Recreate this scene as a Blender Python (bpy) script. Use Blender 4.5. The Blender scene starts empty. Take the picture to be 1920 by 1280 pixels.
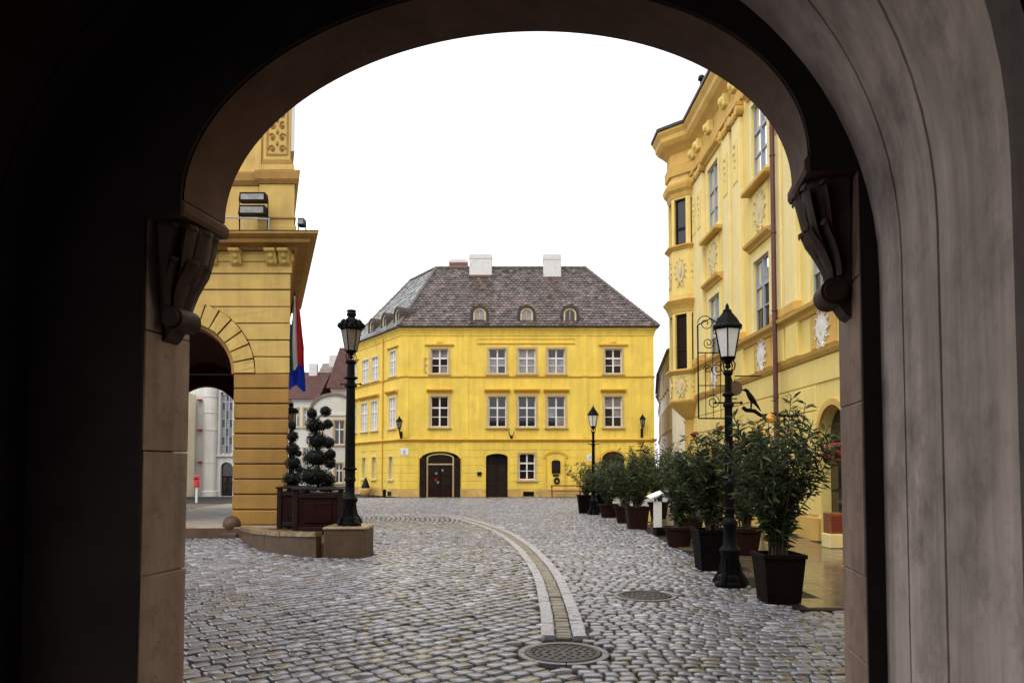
import bpy, math, random
import numpy as np
from mathutils import Vector, Matrix, noise as mnoise

random.seed(7)
rng = np.random.default_rng(7)
S = bpy.context.scene
COL = S.collection

# ------------------------------------------------------------------ camera
FPX, PITCH, PPX, PPY, EYE = 1400.0, math.radians(2.5), 960.0, 819.0, 1.6
cam_d = bpy.data.cameras.new('camera')
cam_d.sensor_width = 36.0
cam_d.lens = 36.0 * FPX / 1920.0
cam_d.shift_y = (PPY - 640.0) / 1920.0
cam_d.clip_start = 0.05
cam_d.clip_end = 2000.0
cam = bpy.data.objects.new('camera', cam_d)
COL.objects.link(cam)
cam.location = (0, 0, EYE)
cam.rotation_euler = (math.radians(90) + PITCH, 0, 0)
S.camera = cam

# ------------------------------------------------------------------ world, sun, exposure
SUN_EL, SUN_AZ = math.radians(52), math.radians(205)      # azimuth measured from +Y, clockwise
W = bpy.data.worlds.new('World')
S.world = W
W.use_nodes = True
wn, wl_ = W.node_tree.nodes, W.node_tree.links
wn.clear()
sky = wn.new('ShaderNodeTexSky')
sky.sky_type = 'NISHITA'
sky.sun_disc = False
sky.sun_elevation = SUN_EL
sky.sun_rotation = SUN_AZ
sky.dust_density = 4.0
sky.air_density = 1.0
sky.ozone_density = 1.0
hs = wn.new('ShaderNodeHueSaturation')                     # a closed white cloud deck: nearly no blue
hs.inputs['Saturation'].default_value = 0.16
bg = wn.new('ShaderNodeBackground')
bg.inputs['Strength'].default_value = 0.15
wo = wn.new('ShaderNodeOutputWorld')
wl_.new(sky.outputs[0], hs.inputs['Color'])
cl = wn.new('ShaderNodeMix')                               # the even brightness of the overcast
cl.data_type = 'RGBA'
cl.inputs['Factor'].default_value = 0.75
cl.inputs[7].default_value = (6.75, 6.85, 7.25, 1)
wl_.new(hs.outputs[0], cl.inputs[6])
wl_.new(cl.outputs[2], bg.inputs[0])
wl_.new(bg.outputs[0], wo.inputs[0])

sun_d = bpy.data.lights.new('sun', 'SUN')
sun_d.energy = 0.5
sun_d.angle = math.radians(25)
sun_d.color = (1.0, 0.95, 0.88)
sun = bpy.data.objects.new('sun', sun_d)
COL.objects.link(sun)
sd = Vector((math.sin(SUN_AZ) * math.cos(SUN_EL), math.cos(SUN_AZ) * math.cos(SUN_EL), math.sin(SUN_EL)))
sun.rotation_euler = sd.to_track_quat('Z', 'Y').to_euler()
sun.location = (0, 0, 60)

S.view_settings.view_transform = 'Standard'
S.view_settings.look = 'None'
S.view_settings.exposure = 0.75
S.view_settings.gamma = 1.0
S.view_settings.use_curve_mapping = False
S.render.engine = 'CYCLES'
S.cycles.max_bounces = 6
S.cycles.use_denoising = True
S.cycles.sample_clamp_indirect = 6.0

# ------------------------------------------------------------------ survey helpers (sight lines of the photograph -> real places)
_f = Vector((0, math.cos(PITCH), math.sin(PITCH)))
_u = Vector((0, -math.sin(PITCH), math.cos(PITCH)))
def ray(px, py):
    return Vector(((px - PPX) / FPX, 0, 0)) + _f + _u * ((PPY - py) / FPX)
def ground_at(px, py, z=0.0):
    r = ray(px, py); t = (z - EYE) / r.z
    return Vector((r.x * t, r.y * t, z))
def at(px, py, Y):
    r = ray(px, py); t = Y / r.y
    return Vector((r.x * t, Y, EYE + r.z * t))

class Frame:
    """vertical plane: origin + u*U + d*N (d outward), z up"""
    def __init__(s, o, U, N, norm=True):
        s.o = Vector((o[0], o[1]))
        s.U = Vector(U); s.N = Vector(N)
        if norm: s.U.normalize(); s.N.normalize()
    def p(s, u, d, z):
        q = s.o + s.U * u + s.N * d
        return Vector((q.x, q.y, z))
    def hit(s, px, py, d=0.0):
        r = ray(px, py)
        o = s.o + s.N * d
        det = r.x * (-s.U.y) + s.U.x * r.y
        t = (o.x * (-s.U.y) + s.U.x * o.y) / det
        q = Vector((r.x * t, r.y * t)) - o
        return q.dot(s.U) / s.U.dot(s.U), EYE + r.z * t

WF = Frame((0, 0), (1, 0), (0, 1))   # plain world axes: u=x, d=y

# ------------------------------------------------------------------ object helpers
WL = {}
def tag(o, label=None, cat=None, group=None, kind=None):
    if label: o['label'] = label
    if cat: o['category'] = cat
    if group: o['group'] = group
    if kind: o['kind'] = kind
    return o
def thing(name, label, cat, loc, group=None):
    o = bpy.data.objects.new(name, None)
    o.empty_display_size = 0.2
    COL.objects.link(o)
    o.location = loc
    WL[o.name] = Vector(loc)
    return tag(o, label, cat, group)
def link(o, parent, world):
    COL.objects.link(o)
    if parent is not None:
        o.parent = parent
        o.location = Vector(world) - WL[parent.name]
    else:
        o.location = world
    WL[o.name] = Vector(world)
    return o
KIDS = {}
def copy_tree(o, parent=None, loc=None, rotz=None, scale=None, kids=None):
    if kids is None:
        kids = {}
        for c in bpy.data.objects:
            if c.parent: kids.setdefault(c.parent.name, []).append(c)
    c = o.copy(); COL.objects.link(c)
    if parent is not None: c.parent = parent
    if loc is not None: c.location = loc
    if rotz is not None: c.rotation_euler = (0, 0, rotz)
    if scale is not None: c.scale = (scale,) * 3
    WL[c.name] = Vector(c.location)
    for k in kids.get(o.name, []): copy_tree(k, c, kids=kids)
    return c

class MB:
    def __init__(s): s.v = []; s.f = []; s.m = []; s.cur = 0
    def add(s, verts, faces):
        n = len(s.v)
        s.v += [tuple(v) for v in verts]
        s.f += [tuple(i + n for i in f) for f in faces]
        s.m += [s.cur] * len(faces)
        return s
    def worn(s, a):
        s.v = [(x + random.uniform(-a, a), y + random.uniform(-a, a), z + random.uniform(-a, a)) for x, y, z in s.v]
        return s
    def poly(s, pts): return s.add(pts, [tuple(range(len(pts)))])
    def box(s, F, u0, u1, d0, d1, z0, z1):
        v = [F.p(u, d, z) for z in (z0, z1) for d in (d0, d1) for u in (u0, u1)]
        return s.add(v, [(0, 2, 3, 1), (4, 5, 7, 6), (0, 1, 5, 4), (2, 6, 7, 3), (0, 4, 6, 2), (1, 3, 7, 5)])
    def cbox(s, F, u0, u1, d0, d1, z0, z1, c=0.02):
        """box with chamfered edges"""
        vs = []; idx = {}
        for iu, u in enumerate((u0, u1)):
            for jd, d in enumerate((d0, d1)):
                for kz, z in enumerate((z0, z1)):
                    su, sdd, sz = (1, -1)[iu], (1, -1)[jd], (1, -1)[kz]
                    for ax in range(3):
                        q = [u + su * c, d + sdd * c, z + sz * c]
                        q[ax] = (u, d, z)[ax]
                        idx[(iu, jd, kz, ax)] = len(vs)
                        vs.append(F.p(*q))
        fs = []
        for a in (0, 1):
            fs.append([idx[(a, b, c_, 0)] for b, c_ in ((0, 0), (1, 0), (1, 1), (0, 1))])
            fs.append([idx[(b, a, c_, 1)] for b, c_ in ((0, 0), (1, 0), (1, 1), (0, 1))])
            fs.append([idx[(b, c_, a, 2)] for b, c_ in ((0, 0), (1, 0), (1, 1), (0, 1))])
        for a in (0, 1):
            for b in (0, 1):
                fs.append([idx[(a, b, 0, 0)], idx[(a, b, 1, 0)], idx[(a, b, 1, 1)], idx[(a, b, 0, 1)]])
                fs.append([idx[(a, 0, b, 0)], idx[(a, 1, b, 0)], idx[(a, 1, b, 2)], idx[(a, 0, b, 2)]])
                fs.append([idx[(0, a, b, 1)], idx[(1, a, b, 1)], idx[(1, a, b, 2)], idx[(0, a, b, 2)]])
                for k in (0, 1):
                    fs.append([idx[(a, b, k, 0)], idx[(a, b, k, 1)], idx[(a, b, k, 2)]])
        return s.add(vs, fs)
    def prism(s, F, prof, d0, d1):
        """profile [(u,z)] extruded along d"""
        n = len(prof)
        v = [F.p(u, d0, z) for u, z in prof] + [F.p(u, d1, z) for u, z in prof]
        fs = [tuple(range(n)), tuple(range(2 * n - 1, n - 1, -1))]
        fs += [(i, (i + 1) % n, n + (i + 1) % n, n + i) for i in range(n)]
        return s.add(v, fs)
    def hprism(s, pts, z0, z1):
        """plan polygon [(x,y)] extruded in z"""
        n = len(pts)
        v = [(x, y, z0) for x, y in pts] + [(x, y, z1) for x, y in pts]
        fs = [tuple(range(n)), tuple(range(2 * n - 1, n - 1, -1))]
        fs += [(i, (i + 1) % n, n + (i + 1) % n, n + i) for i in range(n)]
        return s.add(v, fs)
    def sweep(s, path, prof, closed=False):
        """mitred moulding: path [(x,y)], outward = right of travel, prof [(o,z)] closed loop"""
        P = [Vector(p) for p in path]; n = len(P); m = len(prof)
        rings = []
        for i in range(n):
            def nrm(a, b):
                d = (b - a).normalized(); return Vector((d.y, -d.x))
            if closed: n1, n2 = nrm(P[i - 1], P[i]), nrm(P[i], P[(i + 1) % n])
            else:
                n1 = nrm(P[max(i - 1, 0)], P[max(i, 1)]); n2 = nrm(P[min(i, n - 2)], P[min(i + 1, n - 1)])
            mt = (n1 + n2) / max(0.15, 1 + n1.dot(n2))
            rings.append([(P[i].x + mt.x * o, P[i].y + mt.y * o, z) for o, z in prof])
        v = [q for r in rings for q in r]
        fs = []
        for i in range(n if closed else n - 1):
            j = (i + 1) % n
            for k in range(m):
                l = (k + 1) % m
                fs.append((i * m + k, j * m + k, j * m + l, i * m + l))
        if not closed:
            fs.append(tuple(range(m))); fs.append(tuple((n - 1) * m + k for k in reversed(range(m))))
        return s.add(v, fs)
    def lathe(s, c, prof, n=16, a0=0.0):
        """prof [(r,z)] about a vertical axis through c"""
        v = []; fs = []
        for r, z in prof:
            for k in range(n):
                a = a0 + 2 * math.pi * k / n
                v.append((c[0] + r * math.cos(a), c[1] + r * math.sin(a), c[2] + z))
        for i in range(len(prof) - 1):
            for k in range(n):
                l = (k + 1) % n
                fs.append((i * n + k, i * n + l, (i + 1) * n + l, (i + 1) * n + k))
        fs.append(tuple(range(n - 1, -1, -1))); fs.append(tuple((len(prof) - 1) * n + k for k in range(n)))
        return s.add(v, fs)
    def tube(s, pts, rad, n=8):
        P = [Vector(p) for p in pts]
        R = rad if isinstance(rad, (list, tuple)) else [rad] * len(P)
        v = []; fs = []
        ref = Vector((0.31, 0.17, 0.93))
        for i, p in enumerate(P):
            t = (P[min(i + 1, len(P) - 1)] - P[max(i - 1, 0)]).normalized()
            a = t.cross(ref)
            if a.length < 1e-3: a = t.cross(Vector((1, 0, 0)))
            a.normalize(); b = t.cross(a)
            for k in range(n):
                an = 2 * math.pi * k / n
                v.append(p + (a * math.cos(an) + b * math.sin(an)) * R[i])
        for i in range(len(P) - 1):
            for k in range(n):
                l = (k + 1) % n
                fs.append((i * n + k, i * n + l, (i + 1) * n + l, (i + 1) * n + k))
        fs.append(tuple(range(n - 1, -1, -1))); fs.append(tuple((len(P) - 1) * n + k for k in range(n)))
        return s.add(v, fs)
    def ball(s, c, r, n=10, m=7, sc=(1, 1, 1)):
        v = [(c[0], c[1], c[2] - r * sc[2])]; fs = []
        for i in range(1, m):
            ph = -math.pi / 2 + math.pi * i / m
            for k in range(n):
                a = 2 * math.pi * k / n
                v.append((c[0] + r * sc[0] * math.cos(ph) * math.cos(a), c[1] + r * sc[1] * math.cos(ph) * math.sin(a), c[2] + r * sc[2] * math.sin(ph)))
        v.append((c[0], c[1], c[2] + r * sc[2]))
        for k in range(n): fs.append((0, 1 + (k + 1) % n, 1 + k))
        for i in range(m - 2):
            for k in range(n):
                l = (k + 1) % n
                fs.append((1 + i * n + k, 1 + i * n + l, 1 + (i + 1) * n + l, 1 + (i + 1) * n + k))
        e = len(v) - 1; b = 1 + (m - 2) * n
        for k in range(n): fs.append((b + k, b + (k + 1) % n, e))
        return s.add(v, fs)
    def build(s, name, mat, parent=None, smooth=False, kind=None, origin=None):
        A = np.array(s.v, dtype=np.float64)
        lo, hi = A.min(0), A.max(0)
        o = Vector(origin) if origin is not None else Vector(((lo[0] + hi[0]) / 2, (lo[1] + hi[1]) / 2, lo[2]))
        A = A - np.array(o)
        me = bpy.data.meshes.new(name)
        me.from_pydata(A.tolist(), [], s.f)
        mats = mat if isinstance(mat, (list, tuple)) else [mat]
        for q in mats: me.materials.append(q)
        if len(mats) > 1: me.polygons.foreach_set('material_index', s.m)
        if smooth:
            me.polygons.foreach_set('use_smooth', [True] * len(me.polygons))
            try: me.set_sharp_from_angle(angle=math.radians(40))
            except Exception: pass
        me.update()
        ob = bpy.data.objects.new(name, me)
        link(ob, parent, o)
        if kind: ob['kind'] = kind
        return ob

def holes_wall(mb, F, u0, u1, z0, z1, holes, rev=0.2, d=0.0, inner=None):
    """front sheet of a wall with real openings; holes = (u0,u1,z0,z1,rise of the arched head)"""
    us = sorted({u0, u1, *[min(max(h[0], u0), u1) for h in holes], *[min(max(h[1], u0), u1) for h in holes]})
    zs = sorted({z0, z1, *[min(max(h[2], z0), z1) for h in holes], *[min(max(h[3], z0), z1) for h in holes]})
    for a, b in zip(us, us[1:]):
        for c, e in zip(zs, zs[1:]):
            if b - a < 1e-6 or e - c < 1e-6: continue
            mu, mz = (a + b) / 2, (c + e) / 2
            if any(h[0] < mu < h[1] and h[2] < mz < h[3] for h in holes): continue
            mb.poly([F.p(a, d, c), F.p(b, d, c), F.p(b, d, e), F.p(a, d, e)])
    for h in holes:
        a, b, c, e = h[:4]; r = h[4] if len(h) > 4 else 0
        zsn = e - r
        mb.poly([F.p(a, d, c), F.p(a, d - rev, c), F.p(a, d - rev, zsn), F.p(a, d, zsn)])
        mb.poly([F.p(b, d, c), F.p(b, d, zsn), F.p(b, d - rev, zsn), F.p(b, d - rev, c)])
        mb.poly([F.p(a, d, c), F.p(b, d, c), F.p(b, d - rev, c), F.p(a, d - rev, c)])
        if r <= 0:
            mb.poly([F.p(a, d, e), F.p(a, d - rev, e), F.p(b, d - rev, e), F.p(b, d, e)])
        else:
            N = 28; cu, hw = (a + b) / 2, (b - a) / 2
            pts = [(cu - hw * math.cos(math.pi * i / N), zsn + r * math.sin(math.pi * i / N)) for i in range(N + 1)]
            for p, q in zip(pts, pts[1:]):
                mb.poly([F.p(p[0], d, p[1]), F.p(q[0], d, q[1]), F.p(q[0], d, e), F.p(p[0], d, e)])
                mb.poly([F.p(p[0], d, p[1]), F.p(p[0], d - rev, p[1]), F.p(q[0], d - rev, q[1]), F.p(q[0], d, q[1])])

def bands(F, u0, u1, z0, z1, n, holes, proud, gap, mat, parent, name='wall_band'):
    h = (z1 - z0) / n
    for i in range(n):
        a, b = z0 + i * h + gap / 2, z0 + (i + 1) * h - gap / 2
        iv = [(u0, u1)]
        for q in holes:
            if q[2] < b and q[3] > a:
                iv = [w for (s_, e_) in iv for w in ((s_, min(e_, q[0])), (max(s_, q[1]), e_)) if w[1] - w[0] > 0.05]
        for s_, e_ in iv:
            MB().cbox(F, s_, e_, -0.02, proud, a, b, min(0.012, proud * .8)).build(name, mat, parent)

# ------------------------------------------------------------------ materials
MATS = {}
def mat(name, col, rough=0.7, var=0.18, scale=2.0, bump=0.15, bscale=35.0, streak=0.0, metal=0.0, spec=0.5,
        stain=None, stain_amt=0.0, stain_scale=1.2, coat=0.0, tint=False, trans=0.0, bdist=0.01, patch=0.0):
    m = bpy.data.materials.new(name); m.use_nodes = True
    N, L = m.node_tree.nodes, m.node_tree.links
    bs = N['Principled BSDF']
    geo = N.new('ShaderNodeNewGeometry')
    def noise(sc, det=5, ro=0.6, vec=None):
        n = N.new('ShaderNodeTexNoise'); n.inputs['Scale'].default_value = sc
        n.inputs['Detail'].default_value = det; n.inputs['Roughness'].default_value = ro
        L.new(vec if vec is not None else geo.outputs['Position'], n.inputs['Vector']); return n
    def mapr(src, a, b, c, d):
        r = N.new('ShaderNodeMapRange'); r.inputs[1].default_value = a; r.inputs[2].default_value = b
        r.inputs[3].default_value = c; r.inputs[4].default_value = d; L.new(src, r.inputs[0]); return r.outputs[0]
    def mult(colsock, valsock):
        mx = N.new('ShaderNodeVectorMath'); mx.operation = 'SCALE'
        L.new(colsock, mx.inputs[0]); L.new(valsock, mx.inputs['Scale']); return mx.outputs[0]
    base = N.new('ShaderNodeRGB'); base.outputs[0].default_value = (*col, 1)
    c = base.outputs[0]
    if tint:
        at_ = N.new('ShaderNodeAttribute'); at_.attribute_name = 'tint'
        c = at_.outputs['Color']
    if var > 0:
        c = mult(c, mapr(noise(scale).outputs[0], 0.3, 0.7, 1 - var, 1 + var))
    if streak > 0:
        mp = N.new('ShaderNodeMapping'); mp.inputs['Scale'].default_value = (5, 5, 0.35)
        L.new(geo.outputs['Position'], mp.inputs['Vector'])
        c = mult(c, mapr(noise(1.0, 4, 0.65, mp.outputs[0]).outputs[0], 0.35, 0.7, 1 - streak, 1 + streak * .35))
    if stain is not None:
        mx = N.new('ShaderNodeMix'); mx.data_type = 'RGBA'
        L.new(mapr(noise(stain_scale, 7, 0.7).outputs[0], 0.5, 0.72, 0, stain_amt), mx.inputs['Factor'])
        L.new(c, mx.inputs[6]); mx.inputs[7].default_value = (*stain, 1)
        c = mx.outputs[2]
    L.new(c, bs.inputs['Base Color'])
    bs.inputs['Metallic'].default_value = metal
    bs.inputs['Specular IOR Level'].default_value = spec
    bs.inputs['Coat Weight'].default_value = coat
    bs.inputs['Coat Roughness'].default_value = 0.2
    if patch > 0:
        L.new(mapr(noise(0.45, 6, 0.65).outputs[0], 0.35, 0.65, max(.05, rough - patch), rough + patch), bs.inputs['Roughness'])
    elif rough > 0.08:
        L.new(mapr(noise(scale * 3, 4).outputs[0], 0.3, 0.7, max(0.02, rough - 0.09), min(1, rough + 0.09)), bs.inputs['Roughness'])
    else: bs.inputs['Roughness'].default_value = rough
    if bump > 0:
        b = N.new('ShaderNodeBump'); b.inputs['Strength'].default_value = bump; b.inputs['Distance'].default_value = bdist
        L.new(noise(bscale, 6).outputs[0], b.inputs['Height']); L.new(b.outputs[0], bs.inputs['Normal'])
    if trans > 0:
        tr = N.new('ShaderNodeBsdfTranslucent'); L.new(c, tr.inputs[0])
        ms = N.new('ShaderNodeMixShader'); ms.inputs[0].default_value = trans
        L.new(bs.outputs[0], ms.inputs[1]); L.new(tr.outputs[0], ms.inputs[2])
        L.new(ms.outputs[0], N['Material Output'].inputs['Surface'])
    MATS[name] = m
    return m

yellow = mat('yellow_plaster', (0.83, 0.585, 0.085), 0.8, 0.10, 0.8, 0.12, 30, streak=0.15, stain=(0.62, 0.38, 0.06), stain_amt=0.5)
yellow_trim = mat('yellow_trim', (0.66, 0.38, 0.04), 0.8, 0.10, 2, 0.1, 30)
casing_m = mat('stone_casing', (0.50, 0.36, 0.17), 0.8, 0.12, 3, 0.1, 40)
plinth_m = mat('stained_plinth', (0.55, 0.36, 0.10), 0.85, 0.3, 1.5, 0.25, 20, stain=(0.26, 0.20, 0.15), stain_amt=0.95, stain_scale=1.3)
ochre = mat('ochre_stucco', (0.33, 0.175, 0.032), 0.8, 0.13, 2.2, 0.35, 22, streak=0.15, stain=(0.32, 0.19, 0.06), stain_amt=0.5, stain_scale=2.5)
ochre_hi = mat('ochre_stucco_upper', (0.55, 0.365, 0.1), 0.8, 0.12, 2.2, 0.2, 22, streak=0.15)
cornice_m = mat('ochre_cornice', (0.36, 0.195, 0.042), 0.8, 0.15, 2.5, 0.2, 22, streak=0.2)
cream = mat('cream_plaster', (0.82, 0.635, 0.195), 0.8, 0.07, 1.2, 0.1, 30, streak=0.08)
cream_pale = mat('pale_pilaster', (0.84, 0.69, 0.3), 0.8, 0.06, 1.2, 0.1, 30, streak=0.06)
cream_trim = mat('golden_trim', (0.62, 0.385, 0.09), 0.8, 0.12, 2, 0.1, 30)
relief_m = mat('white_relief', (0.66, 0.54, 0.28), 0.8, 0.1, 6, 0.15, 40)
white_relief2 = mat('chalk_relief', (0.74, 0.70, 0.60), 0.8, 0.1, 6, 0.15, 40)
white_p = mat('white_paint', (0.72, 0.70, 0.68), 0.5, 0.06, 4, 0.05)
grey_p = mat('grey_sash_paint', (0.30, 0.33, 0.36), 0.5, 0.06, 4, 0.05)
glass_d = mat('window_glass', (0.015, 0.012, 0.012), 0.05, 0, spec=0.6, bump=0.02, bscale=3)
glass_c = mat('curtained_glass', (0.22, 0.20, 0.19), 0.08, 0.35, 5, 0.02, 3, spec=0.6)
glass_sky = mat('leaded_glass', (0.80, 0.81, 0.83), 0.03, 0.12, 3, 0.05, 2, spec=1.0, metal=0.85)
glass_w = mat('sky_sheen_glass', (0.50, 0.49, 0.47), 0.06, 0.15, 4, 0.02, 3, spec=0.8)  # pale colour stands in for sky reflected in the wing panes
roof_m = mat('roof_tiles', (0.125, 0.075, 0.066), 0.34, 0.35, 1.3, 0.3, 25, tint=True, spec=0.7)
roof_under = mat('roof_boards', (0.05, 0.032, 0.028), 0.8, 0.2, 3)
eave_dark = mat('eave_gutter', (0.035, 0.022, 0.02), 0.5, 0.2, 3)
chim_m = mat('lime_chimney', (0.62, 0.60, 0.57), 0.85, 0.15, 3, 0.3, 20, stain=(0.25, 0.23, 0.2), stain_amt=0.6, stain_scale=3)
brick_m = mat('chimney_brick', (0.20, 0.07, 0.04), 0.85, 0.25, 5, 0.3, 20)
iron = mat('black_iron', (0.004, 0.0037, 0.0037), 0.5, 0.2, 8, 0.15, 60, spec=0.1)
lamp_glass = mat('milky_lamp_glass', (0.80, 0.77, 0.70), 0.25, 0.08, 12, 0.02, spec=0.5)
lamp_glass_d = mat('smoked_lamp_glass', (0.16, 0.135, 0.105), 0.25, 0.15, 12, 0.02, spec=0.5)
cobble_m = mat('wet_cobble', (0.1, 0.09, 0.09), 0.27, 0.22, 9, 0.35, 45, tint=True, spec=0.8, bdist=0.004, coat=0.6, patch=0.12)
kerb_m = mat('wet_granite', (0.44, 0.44, 0.475), 0.30, 0.18, 8, 0.4, 70, spec=0.5, bdist=0.004)
gutter_m = mat('gutter_cobble', (0.235, 0.2, 0.145), 0.38, 0.35, 9, 0.5, 50, spec=0.5)
joint_m = mat('joint_sand', (0.012, 0.0095, 0.0075), 0.6, 0.4, 6, 0.5, 60, spec=0.3)
slab_m = mat('wet_slab', (0.17, 0.13, 0.085), 0.16, 0.3, 2.5, 0.10, 14, spec=0.6, bdist=0.004)
sand_stone = mat('sand_stone', (0.085, 0.046, 0.02), 0.6, 0.3, 3.5, 0.5, 25, stain=(0.07, 0.035, 0.018), stain_amt=0.7, stain_scale=3)
terrace_m = mat('pale_paving', (0.33, 0.265, 0.19), 0.4, 0.2, 4, 0.3, 25)
coping_m = mat('wet_coping_stone', (0.24, 0.17, 0.09), 0.25, 0.25, 4, 0.3, 25, spec=0.6)
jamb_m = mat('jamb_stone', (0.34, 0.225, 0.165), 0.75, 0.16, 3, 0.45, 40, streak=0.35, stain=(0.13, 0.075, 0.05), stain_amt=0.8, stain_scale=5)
carve_m = mat('carved_dark_stone', (0.05, 0.028, 0.02), 0.6, 0.25, 8, 0.3, 40, spec=0.15)
vault_m = mat('grey_vault_plaster', (0.58, 0.47, 0.41), 0.8, 0.24, 1.6, 0.3, 18, streak=0.4, stain=(0.15, 0.115, 0.105), stain_amt=0.85, stain_scale=1.9)
shade_black = mat('shade_black_wall', (0.022, 0.016, 0.0145), 0.9, 0.25, 2, 0.3, 20, spec=0.15)  # near-black colour paints in the shade of the passage's unlit surfaces
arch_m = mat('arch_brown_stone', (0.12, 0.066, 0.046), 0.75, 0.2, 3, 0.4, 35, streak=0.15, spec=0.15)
shade_vault = mat('shade_vault_plaster', (0.06, 0.047, 0.044), 0.85, 0.2, 2, 0.3, 20, spec=0.15)  # darkened colour stands in for the weaker light deeper in the passage
groove_m = mat('dark_mortar', (0.09, 0.04, 0.015), 0.9, 0.2, 4)
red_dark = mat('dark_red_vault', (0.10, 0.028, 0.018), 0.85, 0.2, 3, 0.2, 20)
wood_d = mat('dark_wood', (0.016, 0.008, 0.006), 0.45, 0.3, 6, 0.2, 30, spec=0.2)
wood_r = mat('red_brown_wood', (0.016, 0.0034, 0.0026), 0.4, 0.3, 5, 0.2, 30, spec=0.2)
wood_b = mat('bench_wood', (0.22, 0.075, 0.02), 0.5, 0.25, 6, 0.2, 30)
terra = mat('terracotta', (0.02, 0.0072, 0.005), 0.7, 0.2, 6, 0.2, 30, spec=0.1)
pot_dark = mat('dark_pot', (0.01, 0.0045, 0.0035), 0.65, 0.25, 6, 0.2, 30, spec=0.06)
pot_blk = mat('black_pot', (0.0035, 0.003, 0.0028), 0.65, 0.25, 6, 0.2, 30, spec=0.06)
pot_cream = mat('cream_pot', (0.55, 0.36, 0.12), 0.7, 0.2, 5, 0.2, 30)
leaf_m = mat('oleander_leaf', (0.045, 0.075, 0.028), 0.45, 0.4, 7, 0, spec=0.3, tint=True, trans=0.3)
topi_m = mat('box_leaf', (0.0045, 0.0065, 0.0035), 0.5, 0.4, 9, 0, spec=0.2, trans=0.1)
stem_m = mat('shrub_stem', (0.055, 0.038, 0.022), 0.7, 0.3, 9, 0.3, 40)
soil_m = mat('potting_soil', (0.018, 0.012, 0.008), 0.9, 0.3, 20, 0.6, 60)
flower_m = mat('red_petal', (0.48, 0.018, 0.022), 0.6, 0.25, 20, 0)
orange_m = mat('orange_shade', (0.75, 0.33, 0.04), 0.5, 0.15, 10, 0)
pipe_m = mat('copper_pipe', (0.10, 0.030, 0.022), 0.4, 0.2, 4, 0.1, 20, spec=0.5)
fl_red = mat('flag_red', (0.42, 0.012, 0.022), 0.8, 0.1, 3, 0.1, 200, trans=0.25)
fl_white = mat('flag_white', (0.80, 0.78, 0.76), 0.8, 0.05, 3, 0.1, 200, trans=0.25)
fl_green = mat('flag_green', (0.012, 0.16, 0.05), 0.8, 0.1, 3, 0.1, 200, trans=0.25)
fl_blue = mat('flag_blue', (0.012, 0.045, 0.55), 0.8, 0.1, 3, 0.1, 200, trans=0.25)
far_white = mat('far_white_plaster', (0.62, 0.60, 0.55), 0.8, 0.08, 1, 0.1, 20, streak=0.1)
far_cream = mat('far_cream_plaster', (0.68, 0.62, 0.48), 0.8, 0.08, 1, 0.1, 20, streak=0.1)
far_pink = mat('far_pink_plaster', (0.5, 0.46, 0.42), 0.8, 0.08, 1, 0.1, 20, streak=0.1)
far_red = mat('far_red_tiles', (0.075, 0.032, 0.026), 0.6, 0.3, 2, 0.3, 8, spec=0.15)
far_grey = mat('far_grey_tiles', (0.20, 0.16, 0.15), 0.6, 0.3, 2, 0.3, 8, spec=0.2)
panel_red = mat('dull_red_panel', (0.16, 0.022, 0.014), 0.5, 0.2, 6, 0.1)
red_box_m = mat('red_enamel', (0.60, 0.02, 0.015), 0.3, 0.05, 4, 0)
sign_w = mat('white_enamel', (0.78, 0.77, 0.74), 0.3, 0.05, 6, 0)
sign_g2 = mat('pale_grey_print', (0.5, 0.5, 0.5), 0.4, 0.1, 9, 0)
sign_g = mat('grey_lettering', (0.20, 0.20, 0.22), 0.5, 0, bump=0)

# ================================================================== GROUND AND COBBLES
ground = MB().poly([(-260, -60, -0.040), (260, -60, -0.040), (260, 500, -0.040), (-260, 500, -0.040)]).build('ground', joint_m, kind='structure', origin=(0, 0, -0.040))

# gutter channel: centre line read off the photograph
ch_px = [(1058, 1192), (1047, 1135), (1028, 1080), (1004, 1045), (972, 1015), (935, 993), (895, 979), (858, 969.5), (820, 963.5)]
ch = [ground_at(*p) for p in ch_px]
def catmull(P, n=14):
    out = []
    for i in range(len(P) - 1):
        p0, p1, p2, p3 = P[max(i - 1, 0)], P[i], P[i + 1], P[min(i + 2, len(P) - 1)]
        for k in range(n):
            t = k / n
            out.append(0.5 * ((2 * p1) + (p2 - p0) * t + (2 * p0 - 5 * p1 + 4 * p2 - p3) * t * t + (3 * p1 - p0 - 3 * p2 + p3) * t ** 3))
    out.append(P[-1].copy()); return out
ch_line = catmull(ch)
def resample(P, step):
    out = [P[0].copy()]; acc = 0.0
    for a, b in zip(P, P[1:]):
        seg = (b - a).length; t = step - acc
        while t <= seg:
            out.append(a + (b - a) * (t / seg)); t += step
        acc = (acc + seg) % step if seg + acc >= step else acc + seg
    return out
ch_f = resample(ch_line, 0.13)
ch_xy = np.array([(p.x, p.y) for p in ch_f])
HALF_CH = 0.22

MAN1, MAN2 = ground_at(1056, 1222), ground_at(1209, 1115)
PL = ground_at(652, 1040)        # plinth of the left lamp

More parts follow.
